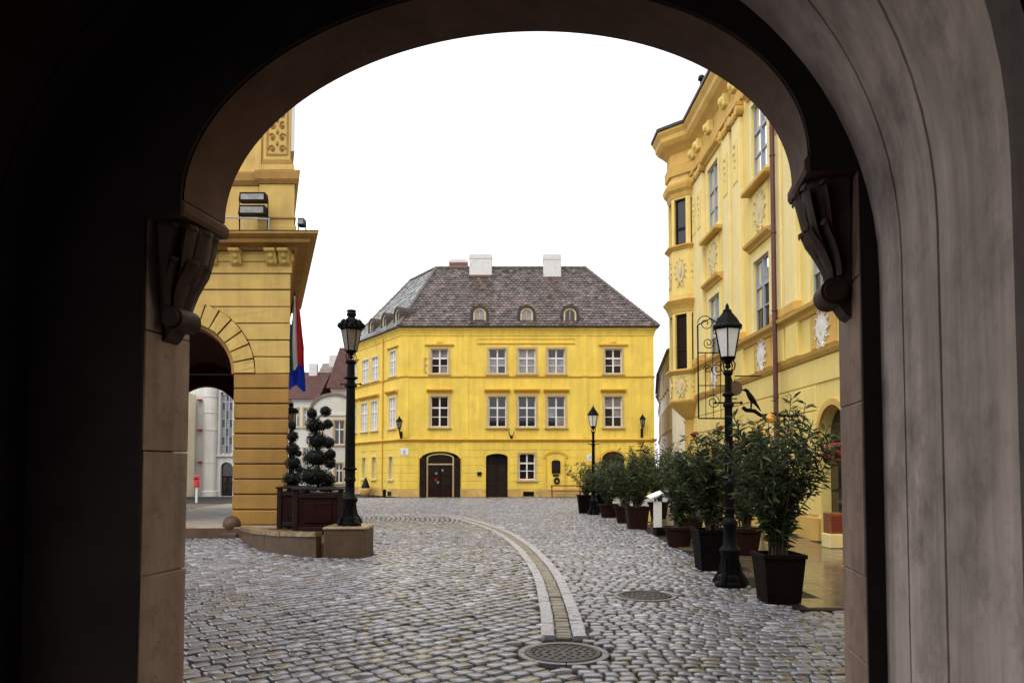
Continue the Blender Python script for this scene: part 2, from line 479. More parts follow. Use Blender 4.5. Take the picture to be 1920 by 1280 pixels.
# left stepped terrace outline (plan)
TER_Z = 0.25
ter_pts = [(-14, 17.55), (-6.35, 17.55), (-6.0, 17.3), (-5.2, 15.55), (-4.45, 14.55), (-3.75, 13.98), (-3.40, 13.78), (-2.70, 13.78), (-2.70, 14.55), (-3.0, 15.3), (-3.4, 17.2), (-4.4, 19.6), (-8.0, 30), (-14, 30)]
SW = [(3.28, 8.62), (7.2, 8.0), (6.9, 29.0), (6.0, 30.5), (3.9, 30.0), (3.62, 24.0), (3.42, 16.0), (3.30, 12.0)]   # wet sidewalk on the right
def inside(poly, x, y):
    c = np.zeros(x.shape, bool); n = len(poly)
    for i in range(n):
        (x1, y1), (x2, y2) = poly[i], poly[(i + 1) % n]
        if y1 == y2: continue
        c ^= ((y1 > y) != (y2 > y)) & (x < (x2 - x1) * (y - y1) / (y2 - y1) + x1)
    return c

def nearest_ch(x, y):
    """distance to the channel's centre line and on which side"""
    dmin = np.full(x.shape, 1e9); side = np.zeros(x.shape)
    A = ch_xy[::3]
    tn = np.gradient(A, axis=0); tn /= np.linalg.norm(tn, axis=1)[:, None]
    for (ax, ay), (tx, ty) in zip(A, tn):
        dx, dy = x - ax, y - ay
        d = dx * dx + dy * dy
        m = d < dmin
        dmin[m] = d[m]; side[m] = (tx * dy - ty * dx)[m]
    return np.sqrt(dmin), side          # side>0: left of travel (travel = away from the camera)

def candidates():
    out = []
    # left field: gently bowed rows
    cx, cy = -15.8, 23.0
    R = 1.5
    while R < 44.0:
        pitch = 0.160 + rng.uniform(-0.006, 0.006)
        a = rng.uniform(0, 0.01)
        L = []
        amax = 2 * math.pi
        ln = rng.uniform(0.145, 0.20, int(amax * R / 0.165))
        pos = np.cumsum(ln) - ln / 2
        ang = pos / R
        m = ang < amax
        ang = ang[m]; ln = ln[m]
        x = cx + R * np.cos(ang); y = cy + R * np.sin(ang)
        out.append(np.stack([x, y, ln, np.full_like(ln, pitch), ang + math.pi / 2, np.zeros_like(ln)], 1))
        R += pitch
    # right field: running bond across the street
    th = math.radians(3.0)
    y0 = 2.5
    while y0 < 43.2:
        pitch = 0.120 + rng.uniform(-0.007, 0.009)
        ln = rng.uniform(0.11, 0.185, 190)
        pos = np.cumsum(ln) - ln / 2 + rng.uniform(-0.1, 0.1) - 9.0
        x = pos * math.cos(th); y = y0 + pos * math.sin(th) + 0.02 * np.sin(pos * 1.7 + y0)
        out.append(np.stack([x, y, ln, np.full_like(ln, pitch), np.full_like(ln, th), np.ones_like(ln)], 1))
        y0 += pitch
    return np.concatenate(out)
C_ = candidates()
x, y = C_[:, 0], C_[:, 1]
keep = (y > 2.6) & ((y < 43.1) | ((x < -11.5) & (y < 44.9))) & (np.abs(x) < 0.80 * y + 2.6) & (x < 9.5)
C_ = C_[keep]; x, y = C_[:, 0], C_[:, 1]
dist, side = nearest_ch(x, y)
# in front of the channel the two fields meet along the manhole's line
sd_line = np.where(y < ch_xy[0, 1], ch_xy[0, 0] + 0.02 - x, np.where(y > 27.5, -1.0, side))
left = sd_line > 0
ok = np.where(C_[:, 5] == 0, left, ~left)
ok &= (dist > HALF_CH + 0.04) | (y < ch_xy[0, 1] - 0.3)
for mh in (MAN1, MAN2): ok &= (x - mh.x) ** 2 + (y - mh.y) ** 2 > 0.45 ** 2
ok &= ~inside(ter_pts, x, y) & ~inside(SW, x, y)
ok &= ~((x > -11.4) & (x < 9) & (y > 43.0))
# footprint of the gateway (camera stands on its own paving)
C_ = C_[ok]
D = np.hypot(C_[:, 0], C_[:, 1])
px_ = PPX + FPX * C_[:, 0] / C_[:, 1]
py_ = 880 + FPX * 1.6 / C_[:, 1]
vis = (px_ > 345) & (px_ < 1585) & (py_ < 1290)
order = np.argsort(np.where(vis, D, 1e6))
single = order[:300]
near_m = (D < 15.5); near_m[single] = False
far_m = D >= 15.5

PAL = np.array([(0.20, 0.196, 0.218), (0.16, 0.155, 0.168), (0.245, 0.24, 0.255), (0.105, 0.096, 0.098), (0.19, 0.158, 0.115), (0.35, 0.352, 0.385), (0.125, 0.102, 0.08)])
PALP = np.array([.26, .2, .17, .12, .09, .1, .06])
def stone_ring(hx, hy, cut):
    return np.array([(hx, -hy + cut), (hx, hy - cut), (hx - cut, hy), (-hx + cut, hy), (-hx, hy - cut), (-hx, -hy + cut), (-hx + cut, -hy), (hx - cut, -hy)])
def stones_mesh(name, A, near, parent, material):
    n = len(A)
    flat = np.where(A[:, 5] == 0, 1.0, 0.0)          # the left field is laid with squarer, flatter setts
    hx = A[:, 2] / 2 - rng.uniform(0.006, 0.012, n) - .004 * flat; hy = A[:, 3] / 2 - rng.uniform(0.008, 0.014, n) - .009 * flat
    cut = np.minimum(hx, hy) * np.where(flat > 0, rng.uniform(0.08, 0.20, n), rng.uniform(0.18, 0.38, n))
    tl = np.where(flat > 0, 0.026, 0.042); tx, ty = rng.normal(0, 1, n) * tl, rng.normal(0, 1, n) * tl; dz = rng.normal(0, 0.004, n)
    rot = A[:, 4] + rng.normal(0, 0.03, n)
    sx = np.array([1, 1, 1, -1, -1, -1, -1, 1]); sy = np.array([-1, 1, 1, 1, 1, -1, -1, -1])
    cxm = np.array([0, 0, 1, 1, 0, 0, 1, 1]); cym = 1 - cxm
    jit = rng.normal(0, 0.0035, (n, 8, 2))
    def ring(ins, z):
        X = sx * ((hx - ins)[:, None] - cxm * cut[:, None]) + jit[:, :, 0]
        Y = sy * ((hy - ins)[:, None] - cym * cut[:, None]) + jit[:, :, 1]
        return np.stack([X, Y, np.full_like(X, z)], 2)
    if near:
        ins2 = np.where(flat > 0, rng.uniform(0.008, 0.013, n), rng.uniform(0.012, 0.02, n))
        V = np.concatenate([ring(np.zeros(n), -0.06), ring(np.zeros(n), -0.016), ring(ins2 * .40, -0.004), ring(ins2, 0.0), np.zeros((n, 1, 3))], 1)
        V[:, -1, 2] = np.where(flat > 0, 0.0015, 0.0035)
        F_ = []
        for r in range(3):
            for k in range(8): F_.append((r * 8 + k, r * 8 + (k + 1) % 8, (r + 1) * 8 + (k + 1) % 8, (r + 1) * 8 + k))
        T_ = [(24 + k, 24 + (k + 1) % 8, 32, -1) for k in range(8)]
    else:
        V = np.concatenate([ring(np.zeros(n), -0.045), ring(np.full(n, 0.011), 0.0), np.zeros((n, 1, 3))], 1)
        V[:, -1, 2] = 0.003
        F_ = [(k, (k + 1) % 8, 8 + (k + 1) % 8, 8 + k) for k in range(8)]
        T_ = [(8 + k, 8 + (k + 1) % 8, 16, -1) for k in range(8)]
    V[:, :, 2] += V[:, :, 0] * tx[:, None] + V[:, :, 1] * ty[:, None] + dz[:, None]
    c, s_ = np.cos(rot)[:, None], np.sin(rot)[:, None]
    X = V[:, :, 0] * c - V[:, :, 1] * s_ + A[:, 0][:, None]
    Y = V[:, :, 0] * s_ + V[:, :, 1] * c + A[:, 1][:, None]
    P = np.stack([X, Y, V[:, :, 2]], 2)
    nv = P.shape[1]
    loops = np.array([i for f in F_ for i in f] + [i for f in T_ for i in f[:3]], dtype=np.int64)
    sizes = np.array([4] * len(F_) + [3] * len(T_))
    allloops = (loops[None, :] + (np.arange(n) * nv)[:, None]).ravel()
    allsizes = np.tile(sizes, n)
    starts = np.concatenate([[0], np.cumsum(allsizes)[:-1]])
    tint = PAL[rng.choice(len(PAL), n, p=PALP)] * rng.uniform(0.82, 1.2, (n, 1))
    return P, allloops, allsizes, starts, tint, nv
def mesh_np(name, P, loops, sizes, starts, tint, nv, material, smooth=False):
    me = bpy.data.meshes.new(name)
    n = P.shape[0]
    me.vertices.add(n * nv); me.vertices.foreach_set('co', P.astype(np.float32).ravel())
    me.loops.add(len(loops)); me.loops.foreach_set('vertex_index', loops.astype(np.int32))
    me.polygons.add(len(sizes)); me.polygons.foreach_set('loop_start', starts.astype(np.int32)); me.polygons.foreach_set('loop_total', sizes.astype(np.int32))
    a = me.color_attributes.new('tint', 'FLOAT_COLOR', 'POINT')
    col = np.ones((n, nv, 4), np.float32); col[:, :, :3] = tint[:, None, :]
    a.data.foreach_set('color', col.ravel())
    me.materials.append(material)
    if smooth: me.polygons.foreach_set('use_smooth', np.ones(len(sizes), bool))
    me.update(calc_edges=True); me.validate()
    return me
for nm, msk, nr in (('near', near_m, True), ('far', far_m, False)):
    P, lo, sz, st, ti, nv = stones_mesh('cobblestones', C_[msk], nr, ground, cobble_m)
    me = mesh_np('cobblestones', P, lo, sz, st, ti, nv, cobble_m)
    ob = bpy.data.objects.new('cobblestones', me); link(ob, ground, (0, 0, 0)); ob['kind'] = 'stuff'
# the 300 nearest stones: objects of their own on a shared set of twelve stone meshes
P, lo, sz, st, ti, nv = stones_mesh('c', np.array([[0, 0, 0.172, 0.160, 0, 0]] * 12 + [[0, 0, 0.148, 0.122, 0, 1]] * 12), True, ground, cobble_m)
variants = []
for k in range(24):
    me = mesh_np('cobblestone', P[k:k + 1] * 1.0, lo[:len(lo) // 24], sz[:len(sz) // 24], st[:len(st) // 24], ti[k:k + 1], nv, cobble_m)
    variants.append(me)
for i in single:
    a = C_[i]
    rt = int(a[5])
    ob = bpy.data.objects.new('cobblestone', variants[int(rng.integers(12)) + 12 * rt])
    link(ob, ground, (a[0], a[1], 0))
    ob.rotation_euler = (rng.normal(0, .02), rng.normal(0, .02), a[4])
    ob.scale = (a[2] / (0.148 if rt else 0.172), a[3] / (0.122 if rt else 0.160), 1)

# channel: two lines of granite kerb stones and a strip of small setts between
def offs(P, i, o):
    t = (P[min(i + 1, len(P) - 1)] - P[max(i - 1, 0)]); n = Vector((t.y, -t.x, 0)).normalized()
    return P[i] + n * o
kl = resample(ch_line, 0.055)
seg = 5
for sgn in (-1, 1):
    i = 0
    while i + 4 < len(kl):
        j = min(i + seg + random.randint(-2, 3), len(kl) - 1)
        o0, o1 = (0.088, 0.222) if sgn > 0 else (-0.222, -0.088)
        top = []; z = random.uniform(-0.001, 0.004)
        idx = list(range(i, j + 1, 3))
        if idx[-1] != j: idx.append(j)
        g = 0.004
        A = [offs(kl, k, o0) for k in idx]; B = [offs(kl, k, o1) for k in idx]
        A[-1] = A[-1] + (A[-2] - A[-1]).normalized() * g * 2; B[-1] = B[-1] + (B[-2] - B[-1]).normalized() * g * 2
        m = MB(); c = 0.012
        ring = A + B[::-1]
        cen = sum(ring, Vector()) / len(ring)
        def shr(p):  # inset towards the stone's own long axis
            q = min(range(len(A)), key=lambda k: min((A[k] - p).length, (B[k] - p).length))
            mid = (A[q] + B[q]) / 2
            return p + (mid - p).normalized() * c
        n = len(ring)
        v = [(p.x, p.y, -0.04) for p in ring] + [(p.x, p.y, z - 0.007) for p in ring] + [(*shr(p).xy, z + .002) for p in ring]
        f = [(k, (k + 1) % n, n + (k + 1) % n, n + k) for k in range(n)] + [(n + k, n + (k + 1) % n, 2 * n + (k + 1) % n, 2 * n + k) for k in range(n)]
        h = len(A)
        f += [(2 * n + k, 2 * n + k + 1, 2 * n + n - 2 - k, 2 * n + n - 1 - k) for k in range(h - 1)]
        m.add(v, f).worn(0.004).build('kerb_stone', kerb_m, ground)
        i = j
seg_i = 0
gs = resample(ch_line, 0.01)
i = 0
while i + 9 < len(gs):
    k = min(i + random.randint(10, 17), len(gs) - 1)
    t = (gs[k] - gs[i]).normalized(); n = Vector((t.y, -t.x, 0))
    c = (gs[i] + gs[k]) / 2; hl_ = (gs[k] - gs[i]).length / 2 - random.uniform(.008, .016)
    Fg = Frame((c.x, c.y), (n.x, n.y), (t.x, t.y))
    z = -0.012 + random.uniform(-0.008, 0.005)
    cutl = [(-0.079, 0.079)]
    for a, b in cutl:
        MB().cbox(Fg, a + random.uniform(0, .005), b - random.uniform(0, .005), -hl_, hl_, -0.05, z + random.uniform(-.003, .003), 0.011).worn(0.004).build('gutter_sett', gutter_m, ground)
    i = k

# manholes
def manhole(c, label, r=0.335):
    t = thing('manhole_cover', label, 'manhole', (c.x, c.y, 0), 'manhole covers in the street')
    z = 0.0
    m = MB(); m.lathe((c.x, c.y, -0.05), [(0.10, 0.0), (r, 0.0), (r, 0.050), (r - 0.012, 0.056), (r - .04, 0.056), (r - .045, 0.048), (0.0005, 0.048)], 40)
    # raised studs in rings
    for rr, nn in ((0.07, 6), (0.14, 12), (0.21, 18), (0.265, 24)):
        for k in range(nn):
            a = 2 * math.pi * k / nn
            m.lathe((c.x + rr * math.cos(a), c.y + rr * math.sin(a), -0.003), [(0.020, 0), (0.017, .007), (0.0005, .008)], 6)
    m.build('lid', iron_wet, t)
    # ring of granite segments
    for k in range(8):
        a0, a1 = 2 * math.pi * k / 8 + .012, 2 * math.pi * (k + 1) / 8 - .012
        pts = [(c.x + q * math.cos(a), c.y + q * math.sin(a)) for q, aa in ((r + .008, (a0, (a0 * 2 + a1) / 3, (a0 + 2 * a1) / 3, a1)), (r + .065, (a1, (a0 + 2 * a1) / 3, (a0 * 2 + a1) / 3, a0))) for a in aa]
        MB().hprism(pts, -0.05, random.uniform(-0.006, 0.0)).build('ring_stone', ring_m, t)
ring_m = mat('ring_granite', (0.22, 0.215, 0.225), 0.3, 0.2, 8, 0.4, 70, spec=0.6)
iron_wet = mat('rusty_wet_iron', (0.022, 0.011, 0.009), 0.36, 0.3, 12, 0.4, 60, spec=0.5)
manhole(MAN1, 'rusty round manhole cover at the near end of the twin granite gutter lines')
manhole(MAN2, 'smaller looking manhole cover in the cobbles towards the potted plants')

# right sidewalk: large wet slabs
sw = MB().hprism(SW, -0.03, 0.004).build('sidewalk', joint_m, kind='structure')
xs0 = 3.2
row = 0; yy = 8.05
slab_mesh = None
while yy < 30:
    dep = 0.62; xx = 3.0 + (0.4 if row % 2 else 0)
    while xx < 7.0:
        w = 0.8
        cx_, cy_ = xx + w / 2, yy + dep / 2
        corners = np.array([(xx + .02, yy + .02), (xx + w - .02, yy + .02), (xx + .02, yy + dep - .02), (xx + w - .02, yy + dep - .02)])
        if inside(SW, corners[:, 0], corners[:, 1]).sum() >= 3:
            if slab_mesh is None:
                o = MB().cbox(Frame((cx_, cy_), (1, 0), (0, 1)), -w / 2 + .004, w / 2 - .004, -dep / 2 + .004, dep / 2 - .004, -0.02, 0.018, 0.004).build('paving_slab', slab_m, sw, origin=(cx_, cy_, 0))
                slab_mesh = o.data
            else:
                o = bpy.data.objects.new('paving_slab', slab_mesh); link(o, sw, (cx_, cy_, random.uniform(-.002, .002)))
                o.rotation_euler = (random.uniform(-.003, .003), random.uniform(-.003, .003), 0)
        xx += w
    yy += dep; row += 1

# ================================================================== GATEWAY (camera stands inside)
FA = Frame((-2.17, 5.0), (0.9833, -0.1822), (0.1822, 0.9833))
TH = 0.44
gate = thing('gateway_building', 'dark vaulted stone gateway with basket arch framing the square', 'gateway', FA.p(2.05, -TH / 2, 0))
OP0, OP1, SPR, RISE = 0.24, 3.87, 3.25, 1.11
JD = 0.34   # how far the jamb stones run into the wall
def arch_pts(c, a, z, b, n=48): return [(c - a * math.cos(math.pi * i / n), z + b * math.sin(math.pi * i / n)) for i in range(n + 1)]
ARC = arch_pts((OP0 + OP1) / 2, (OP1 - OP0) / 2, SPR, RISE)
# wall over and beside the arch: solid prisms
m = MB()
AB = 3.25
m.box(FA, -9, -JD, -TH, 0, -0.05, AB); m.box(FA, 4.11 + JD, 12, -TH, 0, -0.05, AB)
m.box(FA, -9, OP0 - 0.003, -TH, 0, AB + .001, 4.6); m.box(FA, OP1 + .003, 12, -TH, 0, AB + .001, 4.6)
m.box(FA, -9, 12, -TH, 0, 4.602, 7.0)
m.build('end_wall', shade_black, gate)
# arch ring of dressed stones (soffit + both faces)
nv_ = 13
for k in range(nv_):
    a0, a1 = math.pi * k / nv_, math.pi * (k + 1) / nv_
    cu, ca = (OP0 + OP1) / 2, (OP1 - OP0) / 2
    prof = []
    for t in np.linspace(a0, a1, 7): prof.append((cu - ca * math.cos(t), SPR + .002 + RISE * math.sin(t)))
    for t in np.linspace(a1, a0, 7): prof.append((cu - ca * math.cos(t), 4.598))
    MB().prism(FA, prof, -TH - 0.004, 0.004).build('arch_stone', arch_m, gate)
# jamb blocks
jz = [-0.05, 0.95, 1.715, 2.46, 3.15]
for k in range(4):
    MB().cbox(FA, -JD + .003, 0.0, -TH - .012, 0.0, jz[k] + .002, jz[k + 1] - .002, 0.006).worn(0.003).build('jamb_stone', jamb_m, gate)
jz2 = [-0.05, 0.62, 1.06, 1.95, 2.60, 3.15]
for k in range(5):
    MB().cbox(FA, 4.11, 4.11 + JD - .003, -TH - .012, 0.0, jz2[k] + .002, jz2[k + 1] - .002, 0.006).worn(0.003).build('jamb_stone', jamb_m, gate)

# dark sheet painting shade on the inner face, flush round the dressed stones
arch_dark = [(u, z + .004) for u, z in ARC]
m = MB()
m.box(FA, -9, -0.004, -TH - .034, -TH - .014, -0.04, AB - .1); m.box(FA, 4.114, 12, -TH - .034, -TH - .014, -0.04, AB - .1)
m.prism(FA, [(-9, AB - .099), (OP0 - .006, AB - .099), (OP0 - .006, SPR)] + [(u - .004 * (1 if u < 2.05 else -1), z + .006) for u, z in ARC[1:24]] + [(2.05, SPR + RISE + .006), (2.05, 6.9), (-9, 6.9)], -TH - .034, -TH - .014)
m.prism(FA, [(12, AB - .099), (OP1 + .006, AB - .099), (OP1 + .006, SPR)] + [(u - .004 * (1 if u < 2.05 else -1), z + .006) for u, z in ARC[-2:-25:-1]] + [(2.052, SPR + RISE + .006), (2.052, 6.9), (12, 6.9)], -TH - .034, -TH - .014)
m.build('inner_shade_sheet', shade_black, gate)
# carved corbels
def corbel(s, u0):
    """s=+1 projects towards +u from the jamb at u0, s=-1 towards -u"""
    prof = [(0.0, 3.15), (0.25, 3.15), (0.262, 3.175), (0.262, 3.215), (0.235, 3.248), (0.0, 3.248)]
    ab = MB().prism(FA, [(u0 + s * a, z) for a, z in prof], -TH - .03, 0.02).build('corbel', arch_m, gate)
    # swelling body
    zs = np.linspace(2.57, 3.148, 15)
    b = MB(); v = []; fs = []
    def proj(t): return float(np.interp(t, [0, .2, .35, .5, .7, 1], [.075, .095, .135, .185, .215, .235]))
    M_ = 9
    for z in zs:
        t = (z - 2.57) / 0.58
        wd = 0.105 + 0.07 * t
        for k in range(M_):
            a = math.pi * k / (M_ - 1)
            v.append(FA.p(u0 + s * (proj(t) * (0.10 + 0.9 * math.sin(a) ** 0.6) * (1 - .04 * math.cos(3 * (a - 1.57)))), -TH / 2 - wd * math.cos(a), z))
    for i in range(len(zs) - 1):
        for k in range(M_ - 1): fs.append((i * M_ + k, i * M_ + k + 1, (i + 1) * M_ + k + 1, (i + 1) * M_ + k))
    fs.append(tuple(range(M_))); fs.append(tuple((len(zs) - 1) * M_ + k for k in range(M_)))
    b.add(v, fs).build('corbel_body', carve_m, ab, smooth=True)
    # acanthus leaves, two tiers, tips curling outwards
    for tier, (zb, zt, cnt, amp) in enumerate(((2.63, 2.93, 4, .028), (2.77, 3.135, 5, .032))):
        for q in range(cnt):
            an = math.pi * (q + .5) / cnt
            lv = MB(); vv = []; ff = []
            n = 9
            for i in range(n):
                f = i / (n - 1)
                z = zb + (zt - zb) * min(f * 1.18, 1.0) - (max(0, f - .82) ** 1.0) * .22
                t = (z - 2.57) / 0.58
                wd = 0.105 + 0.07 * t
                bas = proj(min(t, 1)) * (0.10 + 0.9 * math.sin(an) ** 0.6)
                out = bas + 0.012 + amp * max(0, f - .45) ** 1.3 * 1.9
                w = 0.078 * (math.sin(math.pi * (0.16 + 0.72 * f)) ** .7) * (1 + 0.22 * math.sin(f * 25))
                dc = -TH / 2 - (wd + out - bas) * math.cos(an)
                for e, lift in ((-1, 0), (-.5, .010), (0, .018), (.5, .010), (1, 0)):
                    vv.append(FA.p(u0 + s * (out + lift), dc + e * w * (0.5 + .5 * math.sin(an)), z))
            for i in range(n - 1):
                for e in range(4): ff.append((i * 5 + e, i * 5 + e + 1, (i + 1) * 5 + e + 1, (i + 1) * 5 + e))
            lv.add(vv, ff).build('acanthus_leaf', carve_m, ab, smooth=True)
    # scroll at the foot
    sc = MB()
    for d0, d1, r in ((-TH / 2 - .10, -TH / 2 + .10, .075), (-TH / 2 - .125, -TH / 2 - .10, .060), (-TH / 2 + .10, -TH / 2 + .125, .060)):
        pr = [(u0 + s * (0.085 + r * math.cos(a)), 2.555 + r * math.sin(a)) for a in np.linspace(0, 2 * math.pi, 17)[:-1]]
        sc.prism(FA, pr, d0, d1)
    sc.build('scroll', carve_m, ab, smooth=True)
    tp = MB()
    tp.prism(FA, [(u0 + s * a, z) for a, z in ((0, 2.41), (.03, 2.43), (.075, 2.50), (.05, 2.54), (0, 2.54))], -TH / 2 - .075, -TH / 2 + .075).build('pendant_foot', carve_m, ab)
corbel(1, 0.0); corbel(-1, 4.11)

# vault bands of the passage behind the arch (right wall curving into the vault)
VC, VA, VS, VB = 1.70, 2.50, 2.60, 2.20
def band_prof(off, d=0.0):
    fl_ = 0.28 * (1 - math.exp(min(0.0, d + TH) / 0.45))
    P = [(VC - VA - off, -0.05)] + [(VC - (VA + off) * math.cos(t), VS + (VB + fl_ + off) * math.sin(t)) for t in np.linspace(0, math.pi, 49)] + [(VC + VA + off, -0.05)]
    return P
def vault_band(d0, d1, off, th, name, mt, parent, skip=0, stop=None):
    ds = np.linspace(d0, d1, 5)
    rings = [[FA.p(u, d, z) for u, z in band_prof(off, d)[skip:stop]] for d in ds] + [[FA.p(u, d, z) for u, z in band_prof(off + th, d)[skip:stop]] for d in ds[::-1]]
    n = len(rings[0]); v = [p for r in rings for p in r]
    f = []
    K = len(rings)
    for a in range(K):
        b = (a + 1) % K
        for i in range(n - 1): f.append((a * n + i, a * n + i + 1, b * n + i + 1, b * n + i))
    return MB().add(v, f).build(name, mt, parent, smooth=True)
DB = [-TH - .016, -TH - .37, -TH - .80, -TH - 1.43]
for k, off in enumerate((0.0, 0.004, 0.010)):
    vault_band(DB[k + 1] + .0045, DB[k] - .0045, off, .10, 'vault_band', vault_m, gate, 30)
    vault_band(DB[k + 1] + .0045, DB[k] - .0045, off, .10, 'shade_black_vault_band', shade_black, gate, 0, 31)  # left part of the same band, its shade put into the colour
vault_band(DB[3], DB[0], 0.116, .06, 'vault_backing', shade_black, gate)
# left side of the passage left open, out of view, to light the right bands
vault_band(-2.6, DB[3] - .004, 0.16, .12, 'passage_vault', shade_vault, gate)
vault_band(-7.4, -2.602, 0.16, .12, 'passage_vault', shade_vault, gate, 15)
vault_band(-9.0, -7.402, 0.16, .12, 'passage_vault', shade_vault, gate)
m = MB(); m.box(FA, -1.3, 4.8, -9.2, -9.0, -0.05, 5.2); m.build('back_wall', shade_black, gate)
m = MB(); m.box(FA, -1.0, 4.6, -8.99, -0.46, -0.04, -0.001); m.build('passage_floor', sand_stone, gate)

# ================================================================== LEFT OCHRE BUILDING
NLX = 0.33
FL = Frame((0, 18.3), (1, 0), (NLX, -1), norm=False)
town = thing('ochre_arcade_building', 'ochre rusticated building with open arcade arch and heavy cornice', 'building', (-8.13, 19.5, TER_Z))
ACX, AR, ARO = -8.13, 1.29, 1.80
ZS = FL.hit(500, 700)[1]
LX0, LX1 = -10.82, FL.hit(541, 800)[0]
JR, JLft = ACX + AR, ACX - AR
PD = 1.0
Z_ARCHI = FL.hit(500, 512)[1]
nc = 10
ch_h = (ZS - TER_Z) / nc
for s_, (a, b) in enumerate(((JR, LX1), (LX0, JLft))):
    for k in range(nc):
        z0, z1 = TER_Z + k * ch_h, TER_Z + (k + 1) * ch_h
        e = 0.06 if k == 0 else 0.0
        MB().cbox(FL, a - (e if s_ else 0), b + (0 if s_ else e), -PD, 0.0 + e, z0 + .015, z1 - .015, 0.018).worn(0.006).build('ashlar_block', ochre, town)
    MB().box(FL, a + .03, b - .03, -PD + .03, -0.035, TER_Z, ZS).build('pier_core', groove_m, town)
# courses above the springing
ncu = 6
hz = (Z_ARCHI - ZS) / ncu
for k in range(ncu):
    z0, z1 = ZS + k * hz + .014, ZS + (k + 1) * hz - .014
    def ex(z):
        q = ARO ** 2 - (z - ZS) ** 2
        return math.sqrt(q) if q > 0 else 0.0
    if z0 - ZS >= ARO:
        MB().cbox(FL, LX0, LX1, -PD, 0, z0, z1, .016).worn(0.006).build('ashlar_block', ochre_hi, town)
    else:
        zt = np.linspace(z0, z1, 5)
        R = [(ACX + ex(z) + .012, z) for z in zt] + [(LX1, z1), (LX1, z0)]
        MB().prism(FL, R, -PD, 0).worn(0.006).build('ashlar_block', ochre_hi, town)
        Lp = [(ACX - ex(z) - .012, z) for z in zt] + [(LX0, z1), (LX0, z0)]
        MB().prism(FL, Lp, -PD, 0).worn(0.006).build('ashlar_block', ochre_hi, town)
nvs = 15
for k in range(nvs):
    a0, a1 = math.pi * k / nvs + .013, math.pi * (k + 1) / nvs - .013
    ro = ARO - .012
    pr = [(ACX + AR * math.cos(t), ZS + AR * math.sin(t)) for t in np.linspace(a0, a1, 5)] + [(ACX + ro * math.cos(t), ZS + ro * math.sin(t)) for t in np.linspace(a1, a0, 5)]
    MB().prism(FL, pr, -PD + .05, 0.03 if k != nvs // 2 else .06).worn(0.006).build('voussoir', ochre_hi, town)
# core wall behind the courses and voussoirs, tunnel vault and rear wall
m = MB()
holes_wall(m, FL, LX0, LX1, ZS, Z_ARCHI, [(ACX - AR - .012, ACX + AR + .012, ZS, ZS + AR + .012, AR + .012)], rev=.3, d=-.04)
m.build('spandrel_core', groove_m, town)
TD = -7.7
m = MB()
for sgn in (-1, 1):
    u = ACX + sgn * (AR + .02)
    m.poly([FL.p(u, -PD + .02, TER_Z), FL.p(u, TD, TER_Z), FL.p(u, TD, ZS), FL.p(u, -PD + .02, ZS)])
pr = [(ACX + (AR + .02) * math.cos(t), ZS + (AR + .02) * math.sin(t)) for t in np.linspace(0, math.pi, 25)]
for p, q in zip(pr, pr[1:]): m.poly([FL.p(p[0], -.2, p[1]), FL.p(q[0], -.2, q[1]), FL.p(q[0], TD, q[1]), FL.p(p[0], TD, p[1])])
m.build('arcade_vault', red_dark, town, smooth=True)
m = MB()
holes_wall(m, FL, ACX - 1.6, ACX + 1.6, TER_Z, 5.6, [(ACX - 1.16, ACX + 1.16, TER_Z, 4.50, 1.16)], rev=.35, d=TD + .1)
m.build('rear_wall', red_dark, town)
# inner archivolt lip
pr0 = [(ACX + 1.29 * math.cos(t), ZS + 1.29 * math.sin(t)) for t in np.linspace(0, math.pi, 29)]
pr1 = [(ACX + 1.22 * math.cos(t), ZS + 1.22 * math.sin(t)) for t in np.linspace(math.pi, 0, 29)]
MB().prism(FL, pr0 + pr1, -.6, -.10).build('arch_lip', cornice_m, town)
# side and upper walls
m = MB()
m.poly([FL.p(LX1 - .01, -PD + .01, TER_Z), FL.p(LX1 - .01, TD, TER_Z), FL.p(LX1 - .01, TD, 13.5), FL.p(LX1 - .01, -PD + .01, 13.5)])
m.poly([FL.p(LX0 + .01, -PD + .01, TER_Z), FL.p(LX0 + .01, TD, TER_Z), FL.p(LX0 + .01, TD, 13.5), FL.p(LX0 + .01, -PD + .01, 13.5)])
m.poly([FL.p(LX0, TD + .1, 5.6), FL.p(LX1, TD + .1, 5.6), FL.p(LX1, TD + .1, 13.5), FL.p(LX0, TD + .1, 13.5)])
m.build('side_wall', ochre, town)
def lpath(o=0.0):
    a, b, c = FL.p(LX0 - 3, 0, 0), FL.p(LX1, 0, 0), FL.p(LX1, TD, 0)
    return [(a.x, a.y), (b.x, b.y), (c.x, c.y)]
yz = lambda y_: FL.hit(500, y_)[1]
Z1, Z2, Z3 = yz(512), yz(492), yz(478)
zc_t = at(560, 433, 17.7).z
zc_b = at(560, 458, 17.8).z
MB().sweep(lpath(), [(-.3, Z1), (.03, Z1), (.03, Z2), (.07, Z2 + .02), (.07, Z3), (-.3, Z3)]).build('architrave', ochre_hi, town)
MB().sweep(lpath(), [(-.3, Z3 + .002), (.0, Z3 + .002), (.0, zc_b - .02), (-.3, zc_b - .02)]).build('frieze', ochre_hi, town)
MB().sweep(lpath(), [(-.3, zc_b - .018), (.10, zc_b - .018), (.16, zc_b + .05), (.42, zc_b + .08), (.44, zc_b + .16), (.52, zc_b + .19), (.60, zc_t - .05), (.60, zc_t), (-.3, zc_t + .02)]).build('cornice', cornice_m, town)
MB().sweep(lpath(), [(-.3, zc_t + .022), (.58, zc_t + .004), (.615, zc_t + .02), (-.3, zc_t + .06)]).build('cornice_flashing', eave_dark, town)
